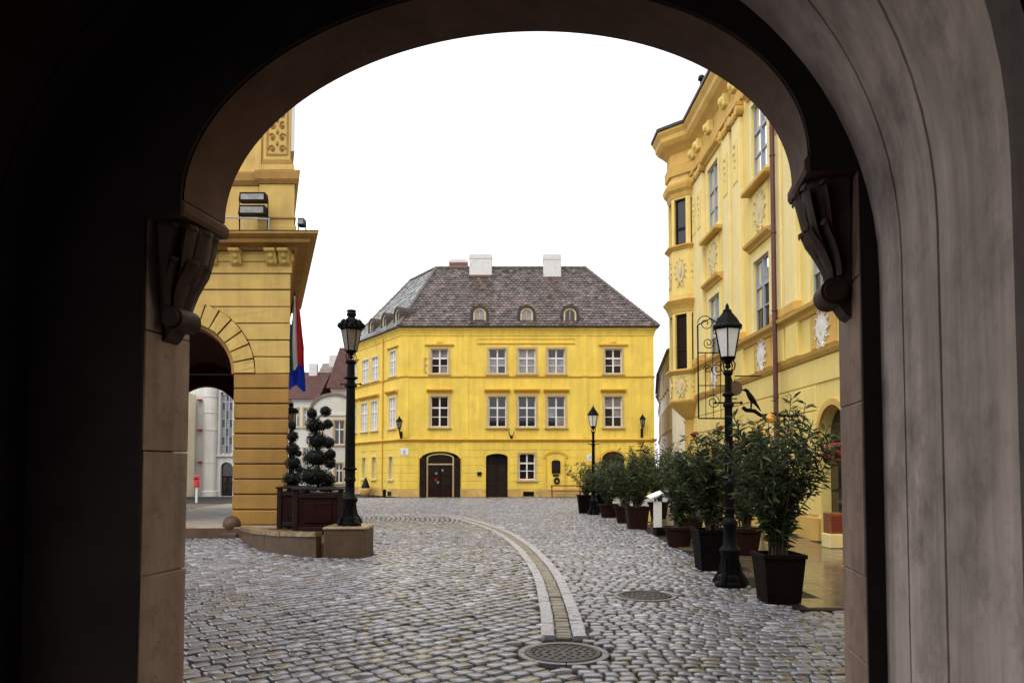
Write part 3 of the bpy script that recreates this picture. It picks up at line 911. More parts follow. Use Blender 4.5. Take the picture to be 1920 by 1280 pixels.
# console masks under the cornice
for px in (352, 400, 446, 512, 555):
    u = FL.hit(px, 480)[0]
    if u > LX1 - .1: u = LX1 - .12
    b = MB()
    b.prism(Frame((FL.p(u, 0, 0).x, FL.p(u, 0, 0).y), (0, -1), (1, 0)), [(-.02, zc_b - .03), (.34, zc_b - .03), (.33, zc_b - .09), (.22, zc_b - .13), (.16, zc_b - .26), (.12, zc_b - .34), (.05, zc_b - .40), (-.02, zc_b - .42)], -.13, .13)
    o = FL.p(u, 0, 0)
    b.ball((o.x, o.y - .19, zc_b - .17), .075, 8, 6, (1, .8, 1.1)); b.ball((o.x - .08, o.y - .14, zc_b - .12), .05, 8, 6); b.ball((o.x + .08, o.y - .14, zc_b - .12), .05, 8, 6)
    b.ball((o.x, o.y - .12, zc_b - .32), .06, 8, 6)
    b.build('console', ochre_hi, town)
# attic storey
ATT = Frame((FL.p(0, -.25, 0).x, FL.p(0, -.25, 0).y), (1, 0), (NLX, -1), norm=False)
aL = lambda px, py: ATT.hit(px, py)
ua1 = aL(552, 400)[0]
za0 = zc_t + .03
za1 = aL(500, 345)[1]; za2 = aL(500, 322)[1]
ul = aL(486, 350)[0]
MB().cbox(ATT, LX0 - 3, ul, -1, -.12, za0, za1, .01).build('attic_wall', ochre_hi, town)
MB().cbox(ATT, ul, ua1, -1, 0, za0, za1, .01).build('pedestal', ochre_hi, town)
MB().cbox(ATT, ul - .04, ua1 + .05, -1, .05, za0, za0 + .38, .02).build('pedestal_base', ochre_hi, town)
MB().cbox(ATT, ul - .03, ua1 + .04, -1, .03, za0 + .55, za0 + .60, .01).build('pedestal_fillet', cornice_m, town)
pa = [(ATT.p(LX0 - 3, -.12, 0).x, ATT.p(0, -.12, 0).y), tuple(ATT.p(ul, -.12, 0).xy), tuple(ATT.p(ul, 0, 0).xy), tuple(ATT.p(ua1, 0, 0).xy), tuple(ATT.p(ua1, -3, 0).xy)]
MB().sweep(pa, [(-.2, za1), (.03, za1), (.10, za1 + .10), (.12, za2 - .05), (.12, za2), (-.2, za2 + .02)]).build('attic_cornice', cornice_m, town)
up0, up1 = aL(494, 280)[0], aL(545, 280)[0]
MB().cbox(ATT, LX0 - 3, up0 - .05, -1, -.10, za2 + .02, 13.5, .01).build('upper_wall', ochre_hi, town)
zb1, zb2 = aL(500, 310)[1], aL(500, 300)[1]
MB().cbox(ATT, up0 - .08, up1 + .10, -1, .06, za2 + .02, zb1, .015).build('pilaster_base', ochre_hi, town)
MB().cbox(ATT, up0 - .03, up1 + .05, -1, .03, zb1 + .002, zb2, .012).build('pilaster_torus', cornice_m, town)
MB().cbox(ATT, up0, up1, -1, 0.0, zb2 + .002, 13.5, .012).build('pilaster', ochre_hi, town)
m = MB()
fr_ = (up0 + .07, up1 - .07)
for a, b, c, e in ((fr_[0], fr_[0] + .04, zb2 + .12, 13.2), (fr_[1] - .04, fr_[1], zb2 + .12, 13.2), (fr_[0] + .042, fr_[1] - .042, zb2 + .12, zb2 + .16)):
    m.box(ATT, a, b, .001, .022, c, e)
m.build('pilaster_moulding', cornice_m, town)
# stucco tendrils in the pilaster panel
m = MB()
cu = (up0 + up1) / 2
zt = zb2 + .28
k = 0
while zt < 12.5:
    for s_ in (-1, 1):
        c = (cu + s_ * .13, zt)
        pts = [ATT.p(c[0] + s_ * .085 * (1 - i / 16) * math.cos(i * .55 + k), .012, c[1] + .11 * (1 - i / 16) * math.sin(i * .55 + k)) for i in range(13)]
        m.tube(pts, [.024 - .001 * i for i in range(13)], 5)
        q = ATT.p(c[0], .012, c[1]); m.ball((q.x, q.y, q.z), .035, 6, 5)
    q = ATT.p(cu, .012, zt + .14); m.ball((q.x, q.y, q.z), .045, 6, 5, (.8, .6, 1.4))
    zt += .30; k += .6
m.build('stucco_tendrils', ochre, town, smooth=True, kind='stuff')
cpz = at(555, 262, 17.9).z
MB().cbox(ATT, up1 + .002, up1 + .10, -1.0, -.02, cpz, 13.5, .01).build('pilaster_return', white_p if False else far_white, town)

# floodlights on the cornice
def floodlight(label, px0, py0, px1, py1, Y, tilt, mb_len=.3):
    a, b = at(px0, py0, Y), at(px1, py1, Y)
    c = (a + b) / 2
    base = Vector((c.x, Y + .10, zc_t + .03))
    t = thing('floodlight', label, 'floodlight', base, 'black floodlights on the ochre cornice')
    w, h = abs(b.x - a.x) / 2, abs(a.z - b.z) / 2
    m = MB(); prof = [(-w, -h), (w, -h), (w * .92, h), (-w * .92, h)]
    m.prism(Frame((c.x, Y), (1, 0), (0, -1)), [(x_, c.z + z_) for x_, z_ in prof], -.16, .06)
    m.prism(Frame((c.x, Y), (1, 0), (0, -1)), [(x_ * .7, c.z + z_ * .7) for x_, z_ in prof], -.24, -.162)
    m.build('housing', iron, t)
    MB().box(Frame((c.x, Y), (1, 0), (0, -1)), -w * .84, w * .84, .062, .07, c.z - h * .7, c.z + h * .6).build('lens', glass_c, t)
    m = MB()
    for s_ in (-1, 1): m.tube([(c.x + s_ * (w + .012), Y + .05, c.z), (c.x + s_ * (w + .012), Y + .10, min(c.z, zc_t + .2)), (c.x + s_ * (w + .012) * .5 + c.x * 0, Y + .12, zc_t + .035)] if False else [(c.x + s_ * (w + .012), Y + .05, c.z), (c.x + s_ * (w + .012), Y + .10, zc_t + .03)], .012, 6)
    m.build('bracket', iron, t)
floodlight('upper of two stacked black floodlights on the ochre cornice', 449, 362, 500, 378, 18.05, .3)
floodlight('lower of two stacked black floodlights on the ochre cornice', 448, 386, 499, 403, 17.95, .3)
floodlight('small black floodlight at the outer corner of the ochre cornice', 559, 410, 571, 423, 17.95, .3)
t = thing('pipe_rail', 'thin metal pipe rail along the ochre cornice below the floodlights', 'rail', Vector((at(450, 412, 17.95).x, 17.95, zc_t + .02)))
a, b = at(400, 407, 17.9), at(506, 411, 17.9)
m = MB(); m.tube([a, b], .018, 6); m.build('bar', grey_p, t)
for f in (.15, .55, .98):
    p = a.lerp(b, f); MB().tube([p, (p.x, p.y, zc_t + .02)], .014, 6).build('post', grey_p, t)

# terrace (raised paving in front of the arcade) and its low wall
MB().hprism(ter_pts, -0.05, TER_Z - .02).build('terrace', sand_stone, kind='structure')
TERO = bpy.data.objects['terrace']
yy = 17.55
row = 0
while yy < 29.5:
    dep = .36; xx = -13.5 + (.3 if row % 2 else 0)
    while xx < -3:
        if inside(ter_pts, np.array([xx + .05, xx + .55]), np.array([yy + .1, yy + .1])).all() and yy > 17.5 and xx < -5.0:
            if xx > -11.5 and -12 < xx:
                MB().cbox(WF, xx + .005, xx + .595, yy + .005, yy + dep - .005, TER_Z - .03, TER_Z + random.uniform(-.003, .003), .006).build('paving_slab', terrace_m, TERO)
        xx += .6
    yy += dep; row += 1
# low curved wall: coping stones over a stone body, rising to the lamp plinth
low = thing('low_wall', 'low curved sandstone wall sweeping from the pier to the lamp plinth', 'wall', (-4.9, 15.4, 0))
wl_pts = catmull([Vector((*p, 0)) for p in ((-6.15, 17.45), (-5.75, 16.55), (-5.2, 15.52), (-4.45, 14.52), (-3.75, 13.95), (-3.42, 13.80))], 6)
wr = resample(wl_pts, .12)
N_ = len(wr)
def wall_piece(i, j, z0f, z1f, o0, o1, name, mt):
    idx = list(range(i, j + 1))
    v = []; f = []
    for k in idx:
        fr = k / (N_ - 1)
        for o, zf in ((o0, z0f), (o1, z0f), (o1, z1f), (o0, z1f)):
            p = offs(wr, k, o); v.append((p.x, p.y, zf(fr)))
    for a in range(len(idx) - 1):
        for q in range(4): f.append((a * 4 + q, (a + 1) * 4 + q, (a + 1) * 4 + (q + 1) % 4, a * 4 + (q + 1) % 4))
    f += [(0, 1, 2, 3), tuple((len(idx) - 1) * 4 + q for q in (3, 2, 1, 0))]
    MB().add(v, f).worn(.006).build(name, mt, low)
topz = lambda fr: 0.29 + 0.17 * fr
i = 0
while i < N_ - 1:
    j = min(i + 6, N_ - 1)
    if N_ - 1 - j < 3: j = N_ - 1
    wall_piece(i, j, lambda fr: -.03, lambda fr: topz(fr) - .082, -.02, .14, 'wall_stone', sand_stone)
    wall_piece(i, j, lambda fr: topz(fr) - .08, topz, -.05, .17, 'coping_stone', coping_m)
    i = j
# stone ball at the foot of the pier
bp = ground_at(438, 1000, .0)
t = thing('guard_ball', 'round stone ball guarding the foot of the ochre pier', 'stone ball', (-6.62, 17.5, 0))
MB().ball((-6.62, 17.72, .30), .21, 16, 10).build('ball', sand_stone, t, smooth=True)
MB().cbox(WF, -6.80, -6.42, 17.50, 17.9, -.02, .12, .02).build('block', sand_stone, t)

# lamp plinth
pl = thing('lamp_plinth', 'square weathered sandstone plinth under the ornate lamp post', 'plinth', (-3.03, 14.15, 0))
MB().cbox(WF, -3.42, -2.66, 13.62, 14.42, -.03, .50, .02).build('block', sand_stone, pl)
MB().cbox(WF, -3.44, -2.64, 13.60, 14.44, .502, .56, .02).build('cap', coping_m, pl)

# ================================================================== STREET LAMPS
def lantern(c, z0, h, wtop, wbot, parent, glass, crown=False, name='lantern', n=6, a0=.25):
    """tapered n-sided lantern, glass panes between iron bars, roof and finial"""
    cx_, cy_ = c
    def ringp(r, z, off=0): return [(cx_ + r * math.cos(a0 + 2 * math.pi * k / n), cy_ + r * math.sin(a0 + 2 * math.pi * k / n), z) for k in range(n)]
    zg0, zg1 = z0 + .16 * h, z0 + .60 * h
    fr = MB()
    B, T = ringp(wbot, zg0), ringp(wtop, zg1)
    for k in range(n): fr.tube([B[k], T[k]], .011, 5)
    for R_ in (B, T): fr.tube(R_ + [R_[0]], .012, 5)
    o = fr.build(name, iron, parent)
    for k in range(n):
        l = (k + 1) % n
        q = [Vector(p) for p in (B[k], B[l], T[l], T[k])]
        cen = sum(q, Vector()) / 4
        q = [cen + (p - cen) * .93 for p in q]
        nn = (q[1] - q[0]).cross(q[3] - q[0]).normalized() * .003
        m = MB(); m.add([p - nn for p in q] + [p + nn for p in q], [(0, 1, 2, 3), (7, 6, 5, 4), (0, 4, 5, 1), (1, 5, 6, 2), (2, 6, 7, 3), (3, 7, 4, 0)])
        m.build('glass_pane', glass, o)
    cap = MB()
    cap.lathe((cx_, cy_, 0), [(wtop * 1.0, zg1), (wtop * 1.22, zg1 + .015 * h), (wtop * 1.22, zg1 + .035 * h), (wtop * 1.02, zg1 + .075 * h), (wtop * .80, zg1 + .15 * h), (wtop * .45, zg1 + .235 * h), (wtop * .36, zg1 + .26 * h), (wtop * .36, zg1 + .285 * h), (wtop * .22, zg1 + .30 * h), (wtop * .14, zg1 + .33 * h), (wtop * .16, zg1 + .35 * h), (.004, zg1 + .40 * h)], n if not crown else 12, a0)
    cap.build('cap', iron, o)
    if crown:
        cr = MB()
        for k in range(n * 2):
            a = a0 + math.pi * k / n
            r = wtop * 1.16
            p = Vector((cx_ + r * math.cos(a), cy_ + r * math.sin(a), zg1 + .03 * h))
            cr.ball(p + Vector((math.cos(a) * .01, math.sin(a) * .01, .05 * h)), .042, 7, 6, (.9, .9, 1.25))
            cr.ball(p + Vector((-math.cos(a) * .05, -math.sin(a) * .05, .125 * h)), .040, 7, 6, (.9, .9, 1.2))
        cr.lathe((cx_, cy_, zg1 + .26 * h), [(.03, 0), (.085, .02), (.095, .06), (.075, .10), (.09, .115), (.09, .13), (.01, .15)], 10)
        cr.build('crown', iron, o)
    bt = MB()
    bt.lathe((cx_, cy_, 0), [(.030, z0), (.045, z0 + .03 * h), (.030, z0 + .06 * h), (wbot * .55, z0 + .10 * h), (wbot * .9, z0 + .14 * h), (wbot * 1.05, zg0 - .006), (.01, zg0)], 12)
    for k in range(4):
        a = a0 + .5 + math.pi * k / 2
        pts = [(cx_ + r * math.cos(a), cy_ + r * math.sin(a), z) for r, z in ((.035, z0 - .06 * h), (.10, z0 - .02 * h), (.115, z0 + .05 * h), (.085, z0 + .11 * h), (wbot, zg0))]
        bt.tube(pts, .010, 5)
    bt.build('lantern_holder', iron, o)
    return o
def street_lamp(label, loc, H, crown=False, glass=None, base_r=.19, pr=1.0, group='black cast iron street lamps'):
    x_, y_, z_ = loc
    t = thing('street_lamp', label, 'street lamp', loc, group)
    hl = .92
    zl = H - hl
    b = MB()
    b.lathe(loc, [(base_r * 1.15, 0), (base_r * 1.15, .05), (base_r, .07), (base_r * .95, .14), (base_r * .72, .17), (base_r * .66, .42), (base_r * .78, .46), (base_r * .78, .50), (base_r * .50, .56), (base_r * .46, .80), (base_r * .58, .84), (base_r * .56, .88), (.060, .94)], 10)
    for k in range(4):
        a = math.pi / 4 + math.pi * k / 2
        b.tube([(x_ + r * math.cos(a), y_ + r * math.sin(a), z_ + z) for r, z in ((base_r * 1.25, .03), (base_r * 1.02, .12), (base_r * .78, .20), (base_r * .68, .34))], [.05, .045, .03, .015], 6)
    b.build('base', iron, t, smooth=True)
    p = MB(); p.lathe(loc, [(.062 * pr, .90), (.055 * pr, 1.5), (.050 * pr, zl - .42), (.046 * pr, zl - .06)], 12)
    # flutes
    for k in range(10):
        a = 2 * math.pi * k / 10
        p.tube([(x_ + .058 * pr * math.cos(a), y_ + .058 * pr * math.sin(a), z_ + .95), (x_ + .047 * pr * math.cos(a), y_ + .047 * pr * math.sin(a), z_ + zl - .45)], .009, 4)
    p.build('pole', iron, t, smooth=True)
    for zc, r in ((1.02, .085), (zl - .55, .078), (zl - .40, .085), (zl - .10, .07)):
        MB().lathe((x_, y_, z_ + zc), [(.05 * pr, 0), (r * pr, .025), (r * pr, .045), (.05 * pr, .075)], 12).build('collar', iron, t, smooth=True)
    ab = MB()
    for s_ in (-1, 1):
        ab.tube([(x_, y_, z_ + zl - .48), (x_ + s_ * .17, y_, z_ + zl - .48)], [.014, .010], 6); ab.ball((x_ + s_ * .18, y_, z_ + zl - .48), .022, 7, 5)
    ab.build('ladder_bar', iron, t)
    lantern((x_, y_), z_ + zl, hl, .185, .105, t, glass or lamp_glass, crown)
    return t
RL = ground_at(1370, 1098)
street_lamp('black lamp post with milky lantern rising beside the nearest potted oleander', (RL.x, RL.y, 0), 3.93)
ML = at(1113, 960, 26.8)
street_lamp('distant lamp post with white lantern before the yellow house', (ML.x, 26.8, 0), 3.92)
street_lamp('tall crowned lamp post standing on the square sandstone plinth', (-3.04, 14.03, .56), 4.05, True, lamp_glass_d, .19, 1.55)
street_lamp('lamp post half hidden behind the ochre pier under the flags', (-7.80, 26.3, 0), 3.95, True, lamp_glass_d)

# ================================================================== YELLOW CORNER HOUSE
YF = 43.3
FY = Frame((0, YF), (1, 0), (0, -1))
yh = thing('yellow_house', 'three storey yellow corner house with brown hipped roof and white chimneys', 'house', (1, YF + 4, 0))
XC = FY.hit(751, 800)[0]; XE = FY.hit(1227, 800)[0]
wdir = Vector((-3.7, 5.75)).normalized()
FWg = Frame((XC, YF), wdir, (-wdir.y, wdir.x))       # outward normal of the wing
WLEN = 7.9
hy_ = lambda px, py: FY.hit(px, py)
hw_ = lambda px, py: FWg.hit(px, py)
Z_EAVE = FY.hit(960, 616)[1]
Z_STR1 = FY.hit(960, 825)[1]; Z_STR2 = FY.hit(960, 706)[1]
def rect(hf, x0, x1, y0, y1, rise=0.0):
    ua, ub = hf(x0, (y0 + y1) / 2)[0], hf(x1, (y0 + y1) / 2)[0]
    xm = (x0 + x1) / 2
    return (min(ua, ub), max(ua, ub), hf(xm, y1)[1], hf(xm, y0)[1], rise)
cols = [824, 932.5, 988, 1043, 1150]
win2 = [rect(hy_, c - 16.0, c + 16.0, 654, 700) for c in cols]
win1 = [rect(hy_, c - 16.5, c + 16.5, 743, 800) for c in cols]
portal = rect(hy_, 788, 862, 846, 933, .45); portal = (portal[0], portal[1], 0.0, portal[3], .45)
door2 = rect(hy_, 911, 952, 850, 930, .22); door2 = (door2[0], door2[1], 0.0, door2[3], .22)
gwin = rect(hy_, 973, 1003, 850, 899, .14)
rarch = rect(hy_, 1129, 1171, 846, 930, .45); rarch = (rarch[0], rarch[1], 0.0, rarch[3], .45)
niche = rect(hy_, 1023, 1061, 848, 932, .30); niche = (niche[0], niche[1], 0.32, niche[3], .30)
front_holes = win2 + win1 + [portal, door2, gwin, rarch]
m = MB(); holes_wall(m, FY, XC, XE, 0, Z_EAVE, front_holes, rev=.28)
holes_wall(m, FY, *(niche[0], niche[1], niche[2], niche[3]), [], d=-.001) if False else None
# wing
wcols2 = [(731.5, 742.5), (697.5, 709.5), (680, 691.5), (661, 669)]
wcols1 = [(730, 742), (696, 708), (677.5, 689), (660, 668)]
def wing_y(px, y_ref):      # the wing's horizontals run towards the horizon: transfer a height measured on the front
    z = FY.hit(790, y_ref)[1]
    return z
WW2, WW1, WG = [], [], []
for a, b in wcols2:
    u0, u1 = sorted((hw_(a, 680)[0], hw_(b, 680)[0])); WW2.append((u0, u1, win2[0][2], win2[0][3], 0))
for a, b in wcols1:
    u0, u1 = sorted((hw_(a, 780)[0], hw_(b, 780)[0])); WW1.append((u0, u1, win1[0][2], win1[0][3], 0))
for a, b in ((729.5, 736.5), (698, 705), (679.5, 686)):
    u0, u1 = sorted((hw_(a, 880)[0], hw_(b, 880)[0])); WG.append((u0, u1, hw_(735, 898)[1], hw_(735, 856)[1], 0))
holes_wall(m, FWg, 0, WLEN, 0, Z_EAVE, WW2 + WW1 + WG, rev=.28)
Wend = FWg.p(WLEN, 0, 0)
BK = 54.5
bR = Vector((XE, BK, 0)); bL = Vector((Wend.x + 4.5, Wend.y + 3.0, 0))
for a, b in ((Vector((XE, YF, 0)), bR), (bR, bL), (bL, Wend)):
    m.poly([(a.x, a.y, 0), (b.x, b.y, 0), (b.x, b.y, Z_EAVE), (a.x, a.y, Z_EAVE)])
m.build('wall', yellow, yh)
# dark rooms behind the openings
ypath = [tuple(Wend.xy), (XC, YF), (XE, YF), (XE, BK)]
MB().sweep(ypath, [(-.05, Z_STR1 - .10), (.05, Z_STR1 - .10), (.07, Z_STR1 - .05), (.15, Z_STR1 + .02), (.15, Z_STR1 + .06), (-.05, Z_STR1 + .12)]).build('string_course', yellow_trim, yh)
MB().sweep(ypath, [(-.05, Z_STR2 - .06), (.03, Z_STR2 - .06), (.07, Z_STR2), (.07, Z_STR2 + .04), (-.05, Z_STR2 + .06)]).build('string_course', yellow_trim, yh)
MB().sweep(ypath, [(-.05, Z_EAVE - .42), (.03, Z_EAVE - .42), (.05, Z_EAVE - .30), (.12, Z_EAVE - .12), (.19, Z_EAVE - .06), (.19, Z_EAVE), (-.05, Z_EAVE)]).build('cornice', yellow, yh)
MB().sweep(ypath, [(-.05, Z_EAVE + .002), (.21, Z_EAVE + .002), (.29, Z_EAVE + .04), (.30, Z_EAVE + .16), (.22, Z_EAVE + .17), (-.05, Z_EAVE + .06)]).build('gutter', eave_dark, yh)
# plinth, pieces between the openings
for F_, u0, u1, hs_ in ((FY, XC, XE, [portal, door2, rarch]), (FWg, 0, WLEN, [])):
    bands(F_, u0, u1, 0.0, .46, 1, hs_, .05, .004, plinth_m, yh, 'plinth')
    allh = ([portal, door2, gwin, rarch, niche] if F_ is FY else WG)
    bands(F_, u0, u1, .47, Z_STR1 - .11, 6, [(h[0] - .10, h[1] + .10, h[2] - .10, h[3] + .12) for h in allh], .022, .022, yellow, yh)
# lisenes
for px in (874, 1097, 1218, 762):
    u = FY.hit(px, 760)[0]
    MB().cbox(FY, u - .13, u + .13, -.02, .03, Z_STR1 + .13, Z_STR2 - .07, .008).build('lisene', yellow, yh)
    MB().cbox(FY, u - .13, u + .13, -.02, .03, Z_STR2 + .07, Z_EAVE - .43, .008).build('lisene', yellow, yh)
u = hw_(719, 760)[0]
MB().tube([FWg.p(u, .07, .1), FWg.p(u, .07, Z_EAVE - .1)], .045, 8).build('downpipe', yellow_trim, yh)
# panel moulding over the three middle upper windows
pa_, pb_ = FY.hit(895, 640)[0], FY.hit(1078, 640)[0]
zt_ = FY.hit(980, 644)[1]
m = MB(); m.cbox(FY, pa_, pb_, -.01, .05, zt_ - .03, zt_ + .05, .01); m.build('panel_moulding', yellow_trim, yh)
m = MB()
for a, b in ((895, 910), (951, 971), (1005, 1026), (1061, 1078)):
    m.cbox(FY, FY.hit(a, 650)[0], FY.hit(b, 650)[0], -.01, .025, zt_ - .24, zt_ - .17, .006)
MB().cbox(FY, pa_, pb_, -.01, .03, FY.hit(980, 636)[1], FY.hit(980, 636)[1] + .04, .006).build('panel_moulding', yellow_trim, yh)

def window(F, h, parent, sash=white_p, glass=(glass_d,), casing=casing_m, hood=None, sill=True, rows=(.36, .32, .32), ncol=2, depth=.16, cw=.12, dark=None, bar=.035, name='window', open_left=False, cas_d=.035):
    u0, u1, z0, z1 = h[:4]; rise = h[4] if len(h) > 4 else 0
    w, hh = u1 - u0, z1 - z0
    d = -depth
    m = MB(); ft = .055
    m.box(F, u0, u0 + ft, d - .06, d, z0, z1); m.box(F, u1 - ft, u1, d - .06, d, z0, z1)
    m.box(F, u0 + ft, u1 - ft, d - .06, d, z0, z0 + ft); m.box(F, u0 + ft, u1 - ft, d - .06, d, z1 - ft, z1)
    iu0, iu1, iz0, iz1 = u0 + ft, u1 - ft, z0 + ft, z1 - ft
    cw_ = (iu1 - iu0) / ncol
    for k in range(1, ncol): m.box(F, iu0 + k * cw_ - .042, iu0 + k * cw_ + .042, d - .055, d + .018, iz0, iz1)
    zz = iz1; edges = []
    tot = sum(rows)
    for k, r in enumerate(rows):
        zn = zz - (iz1 - iz0) * r / tot
        edges.append((zn, zz))
        if k < len(rows) - 1:
            t_ = .045 if k == 0 else bar * .6
            for c in range(ncol):
                a = iu0 + c * cw_ + (.043 if c > 0 else 0); b = iu0 + (c + 1) * cw_ - (.043 if c < ncol - 1 else 0)
                m.box(F, a, b, d - .05, d + (.014 if k == 0 else .004), zn - t_, zn + t_)
        zz = zn
    o = m.build(name, sash, parent)
    for k, (a, b) in enumerate(edges):
        for c in range(ncol):
            ua = iu0 + c * cw_ + (.044 if c > 0 else .002); ub = iu0 + (c + 1) * cw_ - (.044 if c < ncol - 1 else .002)
            g = glass[(k * ncol + c) % len(glass)]
            if open_left and c == 0 and k > 0: g = glass_d
            MB().box(F, ua, ub, d - .045, d - .035, a + .02, b - .02).build('pane', g, o)
    if casing:
        m = MB()
        m.box(F, u0 - cw, u0 - .001, -.01, cas_d, z0, z1 + cw); m.box(F, u1 + .001, u1 + cw, -.01, cas_d, z0, z1 + cw)
        m.box(F, u0, u1, -.01, cas_d, z1 + .001, z1 + cw)
        m.build('casing', casing, o)
    if sill:
        MB().cbox(F, u0 - cw - .06, u1 + cw + .06, -.12, .13, z0 - .12, z0 - .004, .012).build('sill', casing or sash, o)
    if hood:
        hw, zz0, mt = hood
        Fh = F
        pr = [(-.01, zz0), (.05, zz0), (.09, zz0 + .06), (.20, zz0 + .12), (.22, zz0 + .19), (-.01, zz0 + .24)]
        a, b = F.p((u0 + u1) / 2 - hw, 0, 0), F.p((u0 + u1) / 2 + hw, 0, 0)
        c = Vector(((b - a).y, -(b - a).x, 0)).normalized()
        pth = [tuple(a.xy), tuple(b.xy)]
        if (c.x * F.N.x + c.y * F.N.y) < 0: pth = pth[::-1]
        MB().sweep(pth, pr).build('hood', mt, o)
    return o
gl_var = [(glass_d,), (glass_d, glass_c, glass_d, glass_d, glass_d, glass_d), (glass_c,), (glass_c, glass_c, glass_d, glass_c, glass_d, glass_c)]
g2 = [(glass_c, glass_c, glass_d, glass_d, glass_d, glass_c), (glass_d, glass_d, glass_c, glass_c, glass_c, glass_d), (glass_c,), (glass_d, glass_d, glass_c, glass_c, glass_c, glass_c), (glass_d, glass_d, glass_d, glass_c, glass_d, glass_d)]
g1 = [(glass_d,), (glass_d,), (glass_d,), (glass_d, glass_d, glass_c, glass_d, glass_d, glass_c), (glass_c, glass_c, glass_d, glass_c, glass_d, glass_d)]
for k in range(5):
    h = win2[k]
    w = window(FY, h, yh, glass=g2[k], open_left=(k == 0))
    if k in (0, 4):
        MB().cbox(FY, (h[0] + h[1]) / 2 - .85, (h[0] + h[1]) / 2 + .85, -.01, .12, h[3] + .20, h[3] + .29, .012).build('hood', yellow_trim, w)
        b = MB(); q = FY.p((h[0] + h[1]) / 2, .06, h[3] + .36); b.ball(q, .11, 8, 6, (1.6, .5, 1)); b.build('hood_ornament', yellow_trim, w)
    if k == 0:   # casement standing open
        Fo = Frame(tuple(FY.p(h[0] + .03, -.13, 0).xy), (-.86, -.5), (-.5, .86))
        m = MB()
        z0, z1 = h[2] + .06, h[2] + (h[3] - h[2]) * .64
        m.box(Fo, 0, .06, 0, .04, z0, z1); m.box(Fo, .42, .48, 0, .04, z0, z1)
        for z in (z0, (z0 + z1) / 2 - .03, z1 - .06): m.box(Fo, .061, .419, 0, .04, z, z + .06)
        m.build('open_casement', casing_m, w)
    h = win1[k]
    window(FY, h, yh, glass=g1[k], hood=(.74, h[3] + .22, yellow_trim))
for k, h in enumerate(WW2):
    w = window(FWg, h, yh, glass=(glass_w,), depth=.04, casing=relief_m)
    if k in (0, 3): MB().cbox(FWg, (h[0] + h[1]) / 2 - .8, (h[0] + h[1]) / 2 + .8, -.01, .12, h[3] + .20, h[3] + .29, .012).build('hood', yellow_trim, w)
for h in WW1: window(FWg, h, yh, glass=(glass_w,), depth=.04, casing=relief_m, hood=(.80, h[3] + .22, yellow_trim))
for h in WG: window(FWg, h, yh, rows=(1,), ncol=1, casing=relief_m, cw=.10, glass=(glass_d,))
window(FY, gwin, yh, rows=(.36, .32, .32), cw=.10, glass=(glass_d,))

def panel_door(F, h, parent, name, mt, frame_m, depth=.24, leaves=2, transom=.5, glass=None, arch=True):
    u0, u1, z0, z1 = h[:4]
    zt = z1 - h[4] - .02
    m = MB(); w = (u1 - u0) / leaves
    d = -depth
    for k in range(leaves):
        m.cbox(F, u0 + k * w + .006, u0 + (k + 1) * w - .006, d - .06, d, z0 + .02, zt - transom, .01)
    o = m.build(name, mt, parent)
    for k in range(leaves):
        for a, b in ((.08, .30), (.34, .62), (.66, .95)):
            H = zt - transom - z0
            MB().cbox(F, u0 + k * w + .10, u0 + (k + 1) * w - .10, d, d + .025, z0 + H * a, z0 + H * b, .012).build('door_panel', glass if (glass and b > .32) else mt, o)
    hd = MB()
    hd.prism(F, [(u0 + .004, zt - transom + .06)] + [((u0 + u1) / 2 + ((u1 - u0) / 2 - .004) * math.cos(t), z1 - h[4] + (h[4] - .004) * math.sin(t)) for t in np.linspace(math.pi, 0, 15)] + [(u1 - .004, zt - transom + .06)], d - .05, d - .01)
    hd.build('fanlight', glass_d, o)
    MB().box(F, u0 + .004, u1 - .004, d - .05, d + .02, zt - transom - .02, zt - transom + .055).build('transom_bar', frame_m, o)
    MB().tube([F.p((u0 + u1) / 2 + .08, d + .03, z0 + 1.0), F.p((u0 + u1) / 2 + .08, d + .03, z0 + 1.15)], .015, 6).build('handle', iron, o)
    return o
# big portal: outer arch with dark open shutters and an inner glazed door in a tan frame
pi_ = rect(hy_, 802, 848, 852, 933, .20); pin = (pi_[0], pi_[1], 0.0, pi_[3], .20)
panel_door(FY, (portal[0] + .0, portal[1], 0, portal[3], portal[4]), yh, 'portal_lining', wood_d, wood_d, depth=.27)
pd = panel_door(FY, pin, yh, 'glazed_door', wood_r, casing_m, depth=.16, transom=.35, glass=glass_d)
m = MB()
for a, b in ((pin[0] - .09, pin[0]), (pin[1], pin[1] + .09)): m.box(FY, a, b, -.24, -.12, .02, pin[3] - .20)
cu, hwid = (pin[0] + pin[1]) / 2, (pin[1] - pin[0]) / 2
A = [(cu + (hwid + .09) * math.cos(t), pin[3] - .20 + .29 * math.sin(t)) for t in np.linspace(0, math.pi, 13)]
B = [(cu + hwid * math.cos(t), pin[3] - .20 + .20 * math.sin(t)) for t in np.linspace(math.pi, 0, 13)]
m.prism(FY, A + B, -.24, -.12)
m.build('door_frame', casing_m, yh)
for a, b in ((portal[0] - .04, pin[0] - .14), (pin[1] + .14, portal[1] + .04)):
    s = MB().cbox(FY, a, b, .03, .075, .04, portal[3] - .38, .01).build('open_shutter', wood_d, yh)
    for q in range(4):
        z0 = .16 + q * .52
        MB().cbox(FY, a + .07, b - .07, .076, .09, z0, z0 + .40, .008).build('shutter_panel', wood_r if q % 2 else wood_d, s)
